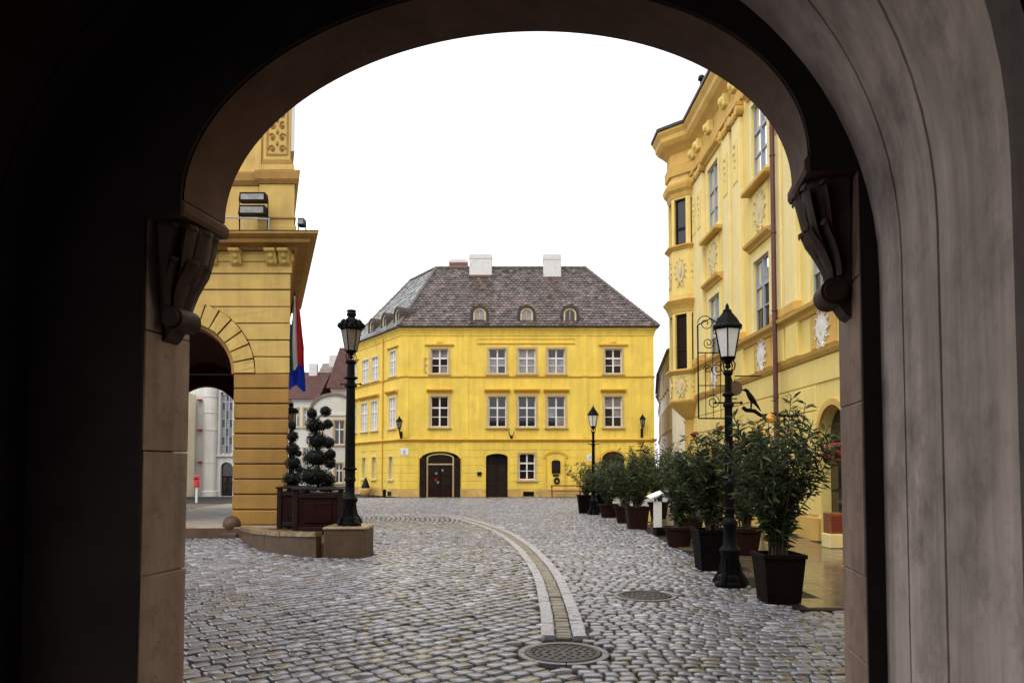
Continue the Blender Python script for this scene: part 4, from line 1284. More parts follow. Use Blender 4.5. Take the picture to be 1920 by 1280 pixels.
# notices on the door
for du, z, mt in ((-.28, 1.32, sign_g), (.08, 1.5, sign_g), (-.32, .95, fl_red), (-.18, .80, sign_g)):
    MB().box(FY, cu + du, cu + du + .11, -.135, -.13, z, z + .13).build('notice', mt, yh)
panel_door(FY, door2, yh, 'dark_door', wood_d, wood_d, depth=.2, transom=.45)
panel_door(FY, rarch, yh, 'arched_door', wood_r, wood_d, depth=.2)
# arch mouldings of the niche and right door
for h, o_ in ((niche, .13), (rarch, .13)):
    cu2, hw2, zs2, r2 = (h[0] + h[1]) / 2, (h[1] - h[0]) / 2, h[3] - h[4], h[4]
    A = [(cu2 + (hw2 + o_) * math.cos(t), zs2 + (r2 + o_) * math.sin(t)) for t in np.linspace(0, math.pi, 17)]
    B = [(cu2 + hw2 * math.cos(t), zs2 + r2 * math.sin(t)) for t in np.linspace(math.pi, 0, 17)]
    MB().prism(FY, A + B, -.01, .06).build('arch_moulding', yellow_trim, yh)
m = MB(); m.cbox(FY, niche[0], niche[0] + .08, -.01, .045, .47, niche[3] - .30, .008); m.cbox(FY, niche[1] - .08, niche[1], -.01, .045, .47, niche[3] - .30, .008)
m.build('niche_jambs', yellow_trim, yh, kind='stuff')
# cellar vents
for x0, x1, y0, y1 in ((981, 1001, 921, 930), (728, 735, 921, 930)):
    F_ = FY if x0 > 751 else FWg
    hh = rect(hy_ if x0 > 751 else hw_, x0, x1, y0, y1)
    MB().box(F_, hh[0], hh[1], .045, .056, max(.06, hh[2]), hh[3]).build('cellar_vent', iron, yh)

# ---- roof
RZ = at(950, 503, 48.9).z
rA = at(818, 503, 48.9); rB = at(1097, 503, 48.9)
wd = Vector((wdir.x, wdir.y, 0))
rW = rA + wd * 3.9
OV = .26
ze = Z_EAVE + .10
_nw = Vector((-wdir.y, wdir.x))
eC_m = (Vector((0, -1)) + _nw) / (1 + Vector((0, -1)).dot(_nw)) * OV
eC = Vector((XC + eC_m.x, YF + eC_m.y, ze))
eE = Vector((XE + OV, YF - OV, ze))
eW = Vector((Wend.x + _nw.x * OV + wdir.x * OV, Wend.y + _nw.y * OV + wdir.y * OV, ze))
eBR = Vector((XE + OV, BK + OV, ze)); eBL = Vector((bL.x, bL.y + OV, ze))
roof = MB()
roof.poly([eC, eE, rB, rA]); roof.poly([eW, eC, rA, rW]); roof.poly([eE, eBR, rB]); roof.poly([eBR, eBL, rW, rA, rB]); roof.poly([eBL, eW, rW])
rf = roof.build('roof', roof_under, yh)
TILES = ((.10, .070, .058), (.13, .088, .072), (.078, .058, .050), (.15, .098, .075), (.09, .074, .068), (.055, .040, .033))
PALE_TILES = ((.30, .30, .29), (.36, .36, .35), (.25, .26, .23), (.32, .29, .29), (.28, .31, .26))  # paler, greyer tile tones for the wing slope
def tile_slope(poly, name='roof_tiles', cw=.24, chh=.30, parent=None, pal=TILES):
    P = [Vector(p) for p in poly]
    e = (P[1] - P[0]).normalized()
    nn = e.cross(P[2] - P[0]).normalized()
    if nn.z < 0: nn = -nn
    up = nn.cross(e); 
    if up.z < 0: up = -up
    L2 = [((p - P[0]).dot(e), (p - P[0]).dot(up)) for p in P]
    umin, umax = min(q[0] for q in L2), max(q[0] for q in L2); vmax = max(q[1] for q in L2)
    vs, fs, tn = [], [], []
    v = 0.0; r = 0
    while v < vmax:
        u = umin - (cw / 2 if r % 2 else 0) + random.uniform(-.03, .03)
        while u < umax:
            uc, vc = u + cw / 2, v + chh * .5
            if inside(L2, np.array([uc]), np.array([vc]))[0]:
                lift = random.uniform(.02, .05); sk = random.uniform(-.02, .02)
                b = len(vs)
                u0, u1 = u + .008, u + cw - .008
                def q(a, w_, z): vs.append(P[0] + e * a + up * w_ + nn * z)
                q(u0, v - .03 + sk, lift + .028); q(u1, v - .03 - sk, lift + .028); q(u1, v + chh + .02, .012); q(u0, v + chh + .02, .012)
                q(u0, v - .03 + sk, lift - .002); q(u1, v - .03 - sk, lift - .002)
                q((u0 + u1) / 2, v - .055, lift + .034); q((u0 + u1) / 2, v - .055, lift)
                fs += [(b, b + 6, b + 2, b + 3), (b + 6, b + 1, b + 2), (b + 4, b + 7, b + 6, b), (b + 7, b + 5, b + 1, b + 6), (b + 4, b, b + 3), (b + 5, b + 2, b + 1)]
                k = random.random()
                c = random.choice(pal)
                g = random.uniform(.65, 1.4); tn += [(c[0] * g, c[1] * g, c[2] * g)] * 8
            u += cw
        v += chh; r += 1
    m = MB().add(vs, fs)
    o = m.build(name, roof_m, parent, kind='stuff')
    a = o.data.color_attributes.new('tint', 'FLOAT_COLOR', 'POINT')
    a.data.foreach_set('color', np.array([(*t_, 1) for t_ in tn], np.float32).ravel())
    return o
tile_slope([eC, eE, rB, rA], parent=rf)
tile_slope([eW, eC, rA, rW], parent=rf, pal=PALE_TILES)
tile_slope([eE, eBR, rB], parent=rf)
tile_slope([eBL, eW, rW], parent=rf)
ridge_m = mat('ridge_tiles', (0.1, 0.075, 0.07), 0.5, 0.3, 3, 0.3, 20)
for a, b in ((rA, rB), (eC, rA), (eE, rB), (rA, rW), (eW, rW)):
    n = max(4, int((b - a).length / .42)); m = MB()
    for k in range(n):
        p, q = a.lerp(b, k / n), a.lerp(b, (k + 1.06) / n)
        m.tube([p + Vector((0, 0, .03)), q + Vector((0, 0, .05))], [.10, .115], 7)
    m.build('ridge_tiles', ridge_m, rf, kind='stuff')
# chimneys
def chimney(x0, x1, ytop, ybot, Y, dp, cap_h, mt, brick=False):
    a, b = at(x0, ybot, Y), at(x1, ytop, Y)
    m = MB(); F_ = Frame((0, Y), (1, 0), (0, -1))
    zb = a.z - 1.0
    m.cbox(F_, a.x, b.x, -dp, 0, zb if not brick else a.z - .02, b.z - cap_h, .02)
    o = m.build('chimney', mt, rf)
    MB().cbox(F_, a.x - .02, b.x + .02, -dp - .02, .02, b.z - cap_h + .002, b.z, .02).build('chimney_cap', chim_m if not brick else mt, o)
    MB().cbox(F_, a.x + .10, b.x - .10, -dp + .1, -.1, b.z + .002, b.z + .05, .01).build('flue', eave_dark, o)
    if brick: MB().cbox(F_, a.x + .01, b.x - .01, -dp + .01, -.01, zb - .8, a.z - .022, .01).build('chimney_foot', brick_m, o)
chimney(880, 922, 477, 515, 47.9, .9, .28, chim_m, True)
chimney(1019, 1052, 477, 513, 47.9, .8, .34, chim_m)
chimney(842, 876, 487, 506, 51.2, .8, .2, brick_m)
# dormers: little eyes with bent heads
slope_n = (eE - eC).cross(rA - eC).normalized()
def dormer(F, hf, px, py0, py1, halfw, setback, glassm):
    u = hf(px, (py0 + py1) / 2)[0]
    z0 = hf(px, py1)[1]; z1 = hf(px, py0)[1] + .10
    d = -setback
    pr = lambda g, zz=0: [(u - halfw - g, z0 - .02)] + [(u + (halfw + g) * math.cos(t), z1 - halfw * 1.0 + (halfw + g) * math.sin(t)) for t in np.linspace(math.pi, 0, 15)] + [(u + halfw + g, z0 - .02)]
    A, B = pr(.17), pr(.0)
    m = MB(); m.prism(F, A + B[::-1], d - 1.6, d + .12)
    o = m.build('dormer', roof_under, rf, smooth=False)
    A2, B2 = pr(-.003), pr(-.10)
    MB().prism(F, A2 + B2[::-1], d - .03, d + .05).build('dormer_frame', relief_m, o)
    MB().prism(F, pr(-.103), d - .03, d - .01).build('pane', glassm, o)
    MB().box(F, u - .02, u + .02, d - .005, d + .02, z0, z1 - .12).build('glazing_bar', casing_m, o)
for px, gm in ((899, glass_c), (987.5, glass_c), (1069, glass_d)):
    dormer(FY, hy_, px, 579, 608, .38, -.05 + .25, gm)
# wing dormers (placed along the wing's eave)
for px in (742, 718, 694):
    u = hw_(px, 620)[0]
    F2 = FWg
    z0 = Z_EAVE + .25; z1 = z0 + 1.05
    halfw = .34
    pr = lambda g: [(u - halfw - g, z0)] + [(u + (halfw + g) * math.cos(t), z1 - halfw + (halfw + g) * math.sin(t)) for t in np.linspace(math.pi, 0, 13)] + [(u + halfw + g, z0)]
    o = MB().prism(F2, pr(.14) + pr(0)[::-1], -1.7, -.05).build('dormer', roof_under, rf)
    MB().prism(F2, pr(-.003) + pr(-.10)[::-1], -.2, -.12).build('dormer_frame', relief_m, o)
    MB().prism(F2, pr(-.103), -.2, -.17).build('pane', glass_d, o)
# antler ornament, wall box, round wall disc
t = thing('antler_trophy', 'small brown antler ornament above the string course of the yellow house', 'ornament', FY.p(FY.hit(959, 815)[0], 0, FY.hit(959, 821)[1]))
q = FY.p(FY.hit(959, 815)[0], .08, FY.hit(959, 819)[1])
m = MB(); m.ball(q, .09, 8, 6, (1, .8, 1.2))
for s_ in (-1, 1): m.tube([q, q + Vector((s_ * .12, -.05, .14)), q + Vector((s_ * .16, -.04, .36))], [.03, .03, .015], 6)
m.build('skull', wood_d, t)
q = FY.hit(899, 888)
t = thing('mail_box', 'small dark box on the yellow wall between the two dark doors', 'mailbox', FY.p(q[0], 0, q[1] - .1))
MB().cbox(FY, q[0] - .12, q[0] + .12, .024, .12, q[1] - .09, q[1] + .09, .01).build('box', iron, t)
MB().cbox(FY, q[0] - .13, q[0] + .13, .023, .14, q[1] + .092, q[1] + .115, .008).build('lid', iron, t)
q = FY.hit(1107, 857)
t = thing('round_sign', 'round white sign on the yellow wall near the distant lamp post', 'sign', FY.p(q[0], 0, q[1] - .2))
MB().prism(FY, [(q[0] + .20 * math.cos(a), q[1] + .20 * math.sin(a)) for a in np.linspace(0, 2 * math.pi, 21)[:-1]], .024, .05).build('disc', sign_w, t)
MB().prism(FY, [(q[0] + .13 * math.cos(a), q[1] + .13 * math.sin(a)) for a in np.linspace(0, 2 * math.pi, 21)[:-1]], .051, .056).build('emblem', sign_g2, t)
# street name plate on the corner
a, b = rect(hy_, 751, 766, 840, 853)[:2], rect(hy_, 751, 766, 840, 853)[2:4]
t = thing('street_sign', 'small white street name plate left of the arched portal', 'sign', FY.p((a[0] + a[1]) / 2, 0, b[0]))
MB().cbox(FY, a[0], a[1], .024, .05, b[0], b[1], .006).build('plate', sign_w, t)
m = MB()
for zc, l in ((.66, .30), (.40, .24), (.22, .28)):
    zz = b[0] + (b[1] - b[0]) * zc; cu_ = (a[0] + a[1]) / 2
    m.box(FY, cu_ - l / 2 * .6, cu_ + l / 2 * .6, .051, .053, zz - .022, zz + .022)
m.build('grey_print', sign_g, t, kind='stuff')
# plaques in the niche
q0 = rect(hy_, 1034.5, 1050.5, 862, 887)
t = thing('wall_plaque', 'dark brown tablet with arched top in the yellow niche', 'plaque', FY.p((q0[0] + q0[1]) / 2, 0, q0[2]))
cu_ = (q0[0] + q0[1]) / 2; hw0 = (q0[1] - q0[0]) / 2
MB().prism(FY, [(q0[0], q0[2])] + [(cu_ - hw0 * math.cos(tt), q0[3] - .1 + .1 * math.sin(tt)) for tt in np.linspace(0, math.pi, 9)] + [(q0[1], q0[2])], .0, .06).build('tablet', wood_r, t)
MB().cbox(FY, q0[0] + .05, q0[1] - .05, .061, .075, q0[2] + .07, q0[3] - .18, .006).build('field', wood_d, t)
MB().cbox(FY, cu_ - .17, cu_ + .17, .0, .05, q0[2] - .17, q0[2] - .06, .01).build('lower_plate', wood_d, t)
q1 = FY.hit(1044, 901)
t = thing('wreath', 'small dark wreath hanging under the tablet in the niche', 'wreath', FY.p(q1[0], 0, q1[1] - .2))
m = MB()
ring_ = [FY.p(q1[0] + .13 * math.cos(a), .05, q1[1] + .15 * math.sin(a)) for a in np.linspace(0, 2 * math.pi, 15)]
m.tube(ring_, .055, 6); m.build('ring', topi_m, t)
# bench in front of the niche
bq0, bq1 = at(1032, 909, 42.6), at(1080, 909, 42.6)
t = thing('bench', 'brown wooden bench with rail in front of the yellow niche', 'bench', ((bq0.x + bq1.x) / 2, 42.5, 0))
Fb = Frame((0, 42.6), (1, 0), (0, -1))
zt_b = bq0.z
for z0, z1, d0, d1 in ((zt_b - .07, zt_b, -.02, .04), (zt_b - .34, zt_b - .29, -.02, .02)):
    MB().cbox(Fb, bq0.x, bq1.x + .3, d0, d1, z0, z1, .008).build('rail', wood_b, t)
for d0, d1 in ((-.02, .10), (.12, .24), (.26, .38)):
    MB().cbox(Fb, bq0.x + .1, bq1.x + .3, d0 + .03, d1 + .03, .36, .40, .008).build('seat_board', wood_b, t)
for u in (bq0.x + .05, bq1.x + .18):
    MB().cbox(Fb, u, u + .07, -.05, -.022, -.03, zt_b - .0, .006).build('leg', wood_b, t)
    MB().cbox(Fb, u, u + .07, .34, .40, -.03, .358, .006).build('leg', wood_b, t)
# wall lanterns
def wall_lantern(label, px, pytop, pybot, F, hf, out, side):
    u, zt = hf(px, pytop)
    t0 = F.p(u, 0, zt - 1.25)
    p = F.p(u, out, 0)
    t = thing('wall_lantern', label, 'lantern', t0, 'black iron lanterns on the yellow house')
    lantern((p.x, p.y), zt - .85, .82, .17, .10, t, lamp_glass_d, False, 'lantern', 6)
    m = MB()
    m.tube([F.p(u, .02, zt - 1.25), F.p(u, out * .45, zt - 1.22), F.p(u, out * .85, zt - 1.05), F.p(u, out, zt - .86)], [.035, .028, .024, .03], 7)
    m.tube([F.p(u, .02, zt - .95), F.p(u, out * .5, zt - 1.0), F.p(u, out * .85, zt - 1.05)], .016, 6)
    m.build('bracket', iron, t)
    MB().cbox(F, u - .07, u + .07, .0, .05, zt - 1.40, zt - .88, .01).build('wall_plate', iron, t)
# the first one stands off the blunt corner
wall_lantern('iron wall lantern on the corner of the yellow house above the name plate', 752.5, 780, 822, FY, hy_, .75, 1)
wall_lantern('iron wall lantern on the right end of the yellow house', 1203, 775, 815, FY, hy_, .35, 1)
# cone shrub in a pot, stone bollard
def tuft_ball(mb, c, r, n, lw=.022, sc=(1, 1, 1), seed=0):
    rr = np.random.default_rng(int(seed * 10))
    vs, fs = [], []
    for _ in range(n):
        d_ = rr.normal(size=3); d_ /= np.linalg.norm(d_)
        q = np.array(c) + d_ * r * np.array(sc) * (rr.uniform(.84, 1.10) if rr.uniform() < .93 else rr.uniform(1.05, 1.28))
        t1 = rr.normal(size=3); t1 -= d_ * t1.dot(d_) * .4; t1 /= np.linalg.norm(t1)
        t2 = np.cross(d_, t1); t2 /= max(1e-6, np.linalg.norm(t2))
        s_ = lw * rr.uniform(.7, 1.4)
        b = len(vs)
        vs += [tuple(q - t1 * s_), tuple(q + t2 * s_ * .5), tuple(q + t1 * s_ * 1.2), tuple(q - t2 * s_ * .5)]
        fs.append((b, b + 1, b + 2, b + 3))
    mb.add(vs, fs)
cp = at(701, 929, 43.6 + 2.4)
u_ = hw_(701, 925)[0]
cpos = FWg.p(u_, .55, 0)
t = thing('potted_cone_shrub', 'small clipped cone shrub in a pale pot by the yellow wing wall', 'potted plant', cpos)
MB().lathe(cpos, [(.22, 0), (.34, .12), (.38, .40), (.36, .46), (.30, .46), (.02, .44)], 14).build('pot', pot_cream, t, smooth=True)
m = MB(); m.lathe(cpos, [(.20, .42), (.27, .52), (.17, .80), (.06, 1.06), (.01, 1.14)], 10)
for k in range(8): tuft_ball(m, (cpos.x, cpos.y, .5 + k * .08), .27 * (1 - k / 8.5), 90, .03, (1, 1, .5), k)
m.build('foliage', topi_m, t, kind='stuff')
u_ = hw_(731, 925)[0]; bp_ = FWg.p(u_, .35, 0)
t = thing('bollard', 'short dark bollard at the foot of the yellow corner', 'bollard', bp_)
MB().lathe(bp_, [(.10, -.03), (.10, .30), (.12, .32), (.12, .37), (.07, .43), (.01, .45)], 10).build('post', iron, t, smooth=True)

# ================================================================== RIGHT CREAM BUILDING
FR = Frame((7.1, 0), (-0.0107, 1), (-1, -0.0107))
hr = lambda px, py: FR.hit(px, py)
UE = 28.1                                   # corner of the building along the street
rb = thing('cream_corner_building', 'tall cream baroque building with golden trim pilasters and corner oriel', 'building', FR.p(20, -2, 0))
ZA = 5.22; ZB = 4.22
ZT = 13.3                                   # underside of the main cornice
# openings
def rr_(px0, px1, y0, y1, zoff=None):
    u0, u1 = sorted((hr(px0, (y0 + y1) / 2)[0], hr(px1, (y0 + y1) / 2)[0]))
    return u0, u1
wu = [24.95, 20.35, 16.45, 12.7]
WR1 = [(c - .62, c + .62, 5.42, 7.45, 0) for c in wu]
WR2 = [(c - .62, c + .62, 9.72, 11.95, 0) for c in wu]
arA = (hr(1337, 850)[0], hr(1313, 850)[0], 0.0, 2.35, .7)
arB = (15.35, 16.75, 0.0, 3.0, .7)
arC = (20.2, 21.4, .0, 2.7, .6)
m = MB(); holes_wall(m, FR, 8.0, UE, 0, ZT + 1.0, WR1 + WR2 + [arA, arB, arC], rev=.30)
m.poly([FR.p(UE, 0, 0), FR.p(UE, -9, 0), FR.p(UE, -9, ZT + 1), FR.p(UE, 0, ZT + 1)])
m.poly([FR.p(8.0, 0, 0), FR.p(8.0, -9, 0), FR.p(8.0, -9, ZT + 1), FR.p(8.0, 0, ZT + 1)])
m.poly([FR.p(8.0, -9, 0), FR.p(UE, -9, 0), FR.p(UE, -9, ZT + 1), FR.p(8.0, -9, ZT + 1)])
m.build('wall', cream, rb)
bands(FR, 8.0, UE - .02, .55, ZB - .10, 6, [(a[0] - .16, a[1] + .16, a[2], a[3] + .16) for a in (arA, arB, arC)], .035, .035, cream, rb)
bands(FR, 8.0, UE - .02, 0.0, .52, 1, [(a[0] - .02, a[1] + .02, a[2], a[3]) for a in (arA, arB, arC)], .08, .004, cream_trim, rb, 'plinth')
rp = lambda d=0: [tuple(FR.p(UE, d, 0).xy), tuple(FR.p(8.0, d, 0).xy)]
MB().sweep(rp(), [(-.02, ZB - .10), (.06, ZB - .10), (.13, ZB - .02), (.16, ZB + .05), (-.02, ZB + .08)]).build('string_course', cream_trim, rb)
MB().sweep(rp(), [(-.02, ZA - .08), (.06, ZA - .08), (.10, ZA), (.22, ZA + .06), (.24, ZA + .14), (-.02, ZA + .18)]).build('sill_course', cream_trim, rb)
for a in (arA, arB, arC):
    cu_, hw0, zs0, r0 = (a[0] + a[1]) / 2, (a[1] - a[0]) / 2, a[3] - a[4], a[4]
    A = [(cu_ + (hw0 + .14) * math.cos(t_), zs0 + (r0 + .14) * math.sin(t_)) for t_ in np.linspace(0, math.pi, 17)]
    B = [(cu_ + (hw0) * math.cos(t_), zs0 + (r0) * math.sin(t_)) for t_ in np.linspace(math.pi, 0, 17)]
    MB().prism(FR, A + B, -.01, .06).build('arch_moulding', cream_trim, rb)
    panel_door(FR, a, rb, 'arched_door', wood_r, wood_d, depth=.22, glass=glass_d)
def cartouche(F, u, z, w, h, parent, m_relief=relief_m, d=0.03):
    b = MB()
    A = [(u + w * .36 * math.cos(t_) * (1 + .12 * math.cos(4 * t_)), z + h * .38 * math.sin(t_)) for t_ in np.linspace(0, 2 * math.pi, 25)[:-1]]
    b.prism(F, A, d - .04, d + .022)
    q = F.p(u, d + .01, z); b.ball(q, 1, 10, 8, (.035, w * .2, h * .24))
    for k in range(12):
        a = 2 * math.pi * k / 12
        cc = (u + w * .42 * math.cos(a), z + h * .44 * math.sin(a))
        pts = [F.p(cc[0] + w * .10 * (1 - i / 10) * math.cos(i * .7 + a), d + .008, cc[1] + w * .10 * (1 - i / 10) * math.sin(i * .7 + a)) for i in range(9)]
        b.tube(pts, [w * .036 - i * w * .003 for i in range(9)], 5)
    for s_ in (-1, 1):
        b.tube([F.p(u + s_ * w * .05, d + .02, z - h * .40), F.p(u + s_ * w * .18, d + .03, z - h * .56), F.p(u + s_ * w * .30, d + .02, z - h * .5)], [.03, .025, .012], 5)
    b.build('cartouche', m_relief, parent, smooth=True)
for k, c in enumerate(wu):
    o1 = window(FR, WR1[k], rb, sash=grey_p, glass=(glass_sky, glass_sky, glass_d, glass_sky, glass_d, glass_d), casing=cream_pale, cw=.16, rows=(.36, .32, .32), sill=False, hood=(.98, WR1[k][3] + .36, cream_trim), depth=.05)
    o2 = window(FR, WR2[k], rb, sash=grey_p, glass=(glass_sky,), casing=cream_pale, cw=.16, rows=(.36, .32, .32), depth=.05, sill=True, hood=(.95, WR2[k][3] + .30, cream_trim))
    MB().cbox(FR, c - .98, c + .98, -.02, .26, WR2[k][2] - .28, WR2[k][2] - .13, .03).build('window_ledge', cream_trim, rb)
    # panels under the windows
    MB().cbox(FR, c - .62, c + .62, -.01, .035, 8.10, 9.38, .012).build('relief_panel', cream, rb)
    cartouche(FR, c, 8.78, .95, 1.1, rb, mat_rel if False else relief_m)
    MB().cbox(FR, c - .66, c + .66, -.01, .04, ZB + .12, ZA - .10, .012).build('relief_panel', cream_trim, rb)
    cartouche(FR, c, (ZA + ZB) / 2 + .03, .74, .80, rb, white_relief2, .05)
# pilasters in pairs with pedestals, capitals
pils = [23.15, 22.15, 27.05, 18.05, 14.6, 26.35, 18.95, 13.9]
for c in pils:
    w = .34
    MB().cbox(FR, c - w, c + w, -.02, .13, ZA + .19, 12.1, .02).build('pilaster', cream_pale, rb)
    MB().cbox(FR, c - w - .06, c + w + .06, -.02, .18, ZA + .19, ZA + .42, .02).build('pilaster_base', cream_trim, rb)
    MB().cbox(FR, c - w - .03, c + w + .03, -.02, .12, ZB + .09, ZA - .09, .02).build('pedestal', cream, rb)
    m = MB(); m.cbox(FR, c - w + .10, c + w - .10, .131, .15, 10.2, 11.5, .01)
    m.build('pilaster_inlay', cream, rb)
    # capital: abacus + volutes + leaves
    b = MB(); b.cbox(FR, c - w - .08, c + w + .08, -.02, .24, 12.42, 12.56, .02)
    for s_ in (-1, 1):
        pr = [(c + s_ * w + .15 * math.cos(a), 12.28 + .14 * math.sin(a)) for a in np.linspace(0, 2 * math.pi, 13)[:-1]]
        b.prism(FR, pr, .0, .22)
    for s_ in (-.22, 0, .22):
        q = FR.p(c + s_, .16, 12.22); b.ball(q, .12, 8, 6, (.7, .9, 1.3))
    b.build('capital', cream_trim, rb, smooth=True)
    b = MB()
    for k in range(4):
        q = FR.p(c + .05 * math.sin(k * 2), .15, 11.35 - k * .22); b.ball(q, .075 - .01 * k, 7, 5, (.6, 1.1, 1.1))
    b.build('festoon', relief_m, rb, smooth=True)
# corner oriel
OC = Vector((6.86, 28.1)); OR = .90
def octa(r, n=8): return [(OC.x + r * math.cos(math.radians(22.5 + 45 * k)), OC.y + r * math.sin(math.radians(22.5 + 45 * k))) for k in range(n)][::-1]
def oct_band(prof, name, mt):   # closed moulding round the oriel, prof (o,z)
    return MB().sweep(octa(OR)[::-1], prof, closed=True).build(name, mt, rb) if False else MB().lathe((OC.x, OC.y, 0), [(OR + o, z) for o, z in prof], 8, math.radians(22.5)).build(name, mt, rb)
zo = lambda y_: at(1275, y_, 27.3).z
z_b0, z_b1, z_s, z_w1, z_h, z_p2, z_w2, z_w2t, z_c = zo(782), zo(748), zo(692), zo(598), zo(562), zo(457), zo(452), zo(366), zo(345)
oct_band([(-.62, z_b0 - .05), (-.45, z_b0 + .08), (-.18, z_b0 + .35), (.02, z_b1 - .12), (.06, z_b1 - .05), (.06, z_b1)], 'oriel_foot', cream_trim)
oct_band([(0, z_b1 + .002), (0, z_s - .16)], 'oriel_apron', cream)
oct_band([(.03, z_s - .158), (.10, z_s - .08), (.16, z_s - .05), (.16, z_s), (.0, z_s + .02)], 'oriel_sill', cream_trim)
oct_band([(0.02, z_h - .42), (.05, z_h - .30), (.10, z_h - .2), (.20, z_h - .05), (.24, z_h + .02), (.10, z_h + .12), (0, z_h + .22)], 'oriel_hood', cream_trim)
oct_band([(0, z_h + .222), (0, z_p2 - .16)], 'oriel_apron', cream)
oct_band([(.03, z_p2 - .158), (.10, z_p2 - .08), (.16, z_p2 - .05), (.16, z_p2), (.0, z_p2 + .02)], 'oriel_sill', cream_trim)
oct_band([(0.02, z_c - .42), (.06, z_c - .25), (.16, z_c - .14), (.20, z_c), (.20, z_c + .08), (.10, z_c + .22), (0, z_c + .30)], 'oriel_ring', cream_trim)
z_e = zo(286)
oct_band([(0, z_c + .302), (0, ZT - .1)], 'oriel_frieze', cream_pale)
# window storeys: posts and windows on each outer face
for zz0, zz1 in ((z_s + .022, z_h - .422), (z_p2 + .022, z_c - .422)):
    O8 = [Vector((OC.x + OR * math.cos(math.radians(22.5 + 45 * k)), OC.y + OR * math.sin(math.radians(22.5 + 45 * k)))) for k in range(8)]
    for k in range(2, 6):
        a, b = O8[k], O8[(k + 1) % 8]
        mid = (a + b) / 2; nrm = (mid - OC).normalized(); w = (b - a).length
        Fo = Frame(tuple(mid), tuple((b - a).normalized()), tuple(nrm))
        hol = (-w / 2 + .10, w / 2 - .10, zz0 + .02, zz1 - .06, .0)
        m = MB(); holes_wall(m, Fo, -w / 2, w / 2, zz0, zz1, [hol], rev=.16); m.build('oriel_wall', cream, rb)
        window(Fo, hol, rb, sash=wood_d, glass=(glass_d,), casing=None, sill=False, ncol=1, rows=(.65, .35), depth=.10)
        zc_ = (z_b1 + z_s) / 2 if zz0 < 8 else (z_h + z_p2) / 2 + .1
        cartouche(Fo, 0, zc_ - .04, .50, .75 if zz0 < 8 else 1.0, rb, relief_m, .02)
    MB().hprism([tuple(OC + (p - OC) * .70) for p in O8], zz0, zz1).build('oriel_core', wood_d, rb)
    m = MB(); m.lathe((OC.x, OC.y, 0), [(OR * .999, zz0), (OR * .999, zz0 + .001)], 8, math.radians(22.5))
# rounded corner pillar below the oriel
MB().lathe((OC.x, OC.y, 0), [(.42, 0), (.42, .5), (.36, .56), (.34, z_b0 - .25), (.40, z_b0 - .06)], 14).build('corner_pillar', cream_trim, rb, smooth=True)
# main cornice following wall and oriel
O8 = [Vector((OC.x + OR * math.cos(math.radians(22.5 + 45 * k)), OC.y + OR * math.sin(math.radians(22.5 + 45 * k)))) for k in range(8)]
wallx = lambda u_: tuple(FR.p(u_, 0, 0).xy)
cpath = [tuple(O8[1]), tuple(O8[2]), tuple(O8[3]), tuple(O8[4]), (O8[5].x, O8[5].y), wallx(27.02), wallx(8.0)]
MB().sweep(cpath, [(-.1, 12.60), (.10, 12.60), (.12, 12.95), (.0, 13.0), (-.1, 13.0)]).build('architrave', cream_trim, rb)
MB().sweep(cpath, [(-.1, 13.0), (.03, 13.002), (.03, 13.45), (.10, 13.52), (.18, 13.60), (.33, 13.72), (.43, 13.86), (.45, 14.02), (.54, 14.16), (.54, 14.24), (-.1, 14.3)]).build('main_cornice', cream_trim, rb)
MB().sweep(cpath, [(-.1, 14.302), (.51, 14.245), (.60, 14.26), (.60, 14.36), (-.1, 14.62)]).build('eaves', eave_dark, rb)
# modillion scrolls in the frieze above the pilasters
for c in pils + wu:
    b = MB(); b.cbox(FR, c - .20, c + .20, 0, .24, 13.02, 13.42, .04)
    q = FR.p(c, .24, 13.22); b.ball(q, .13, 8, 6, (.8, 1.2, 1.1)); b.build('frieze_scroll', cream, rb)
MB().hprism([tuple(O8[2]), tuple(O8[3]), tuple(O8[4]), tuple(O8[5]), wallx(27.0), wallx(8.0), tuple(FR.p(8.0, -9, 0).xy), tuple(FR.p(28.6, -9, 0).xy)], 14.3, 14.5).build('roof', eave_dark, rb)
MB().lathe((OC.x, OC.y, 14.3), [(1.40, 0.08), (.9, .30), (.25, .50), (.05, .55)], 8, math.radians(22.5)).build('oriel_roof', eave_dark, rb)
# snow guards / little roof knobs seen against the sky
pu = FR.hit(1467, 400)[0]
m = MB(); m.tube([FR.p(pu, .24, .1), FR.p(pu, .24, 12.4), FR.p(pu, .4, 13.4), FR.p(pu, .55, 14.2)], .062, 10)
o = m.build('downpipe', pipe_m, rb, smooth=True)
for z in (1.5, 3.4, 5.6, 7.6, 9.6, 11.6):
    MB().lathe((*FR.p(pu, .24, 0).xy, z), [(.06, 0), (.078, .01), (.078, .05), (.06, .06)], 10).build('pipe_clip', pipe_m, o)
# roof vents / birds on the eaves are dark knobs
kp = FR.p(24.3, .54, 14.36)
t = thing('roof_vent', 'tiny dark vent knob on the eaves of the cream building', 'vent', kp)
MB().lathe(kp, [(.05, 0), (.05, .16), (.12, .18), (.10, .30), (.01, .36)], 8).build('cap', iron, t)

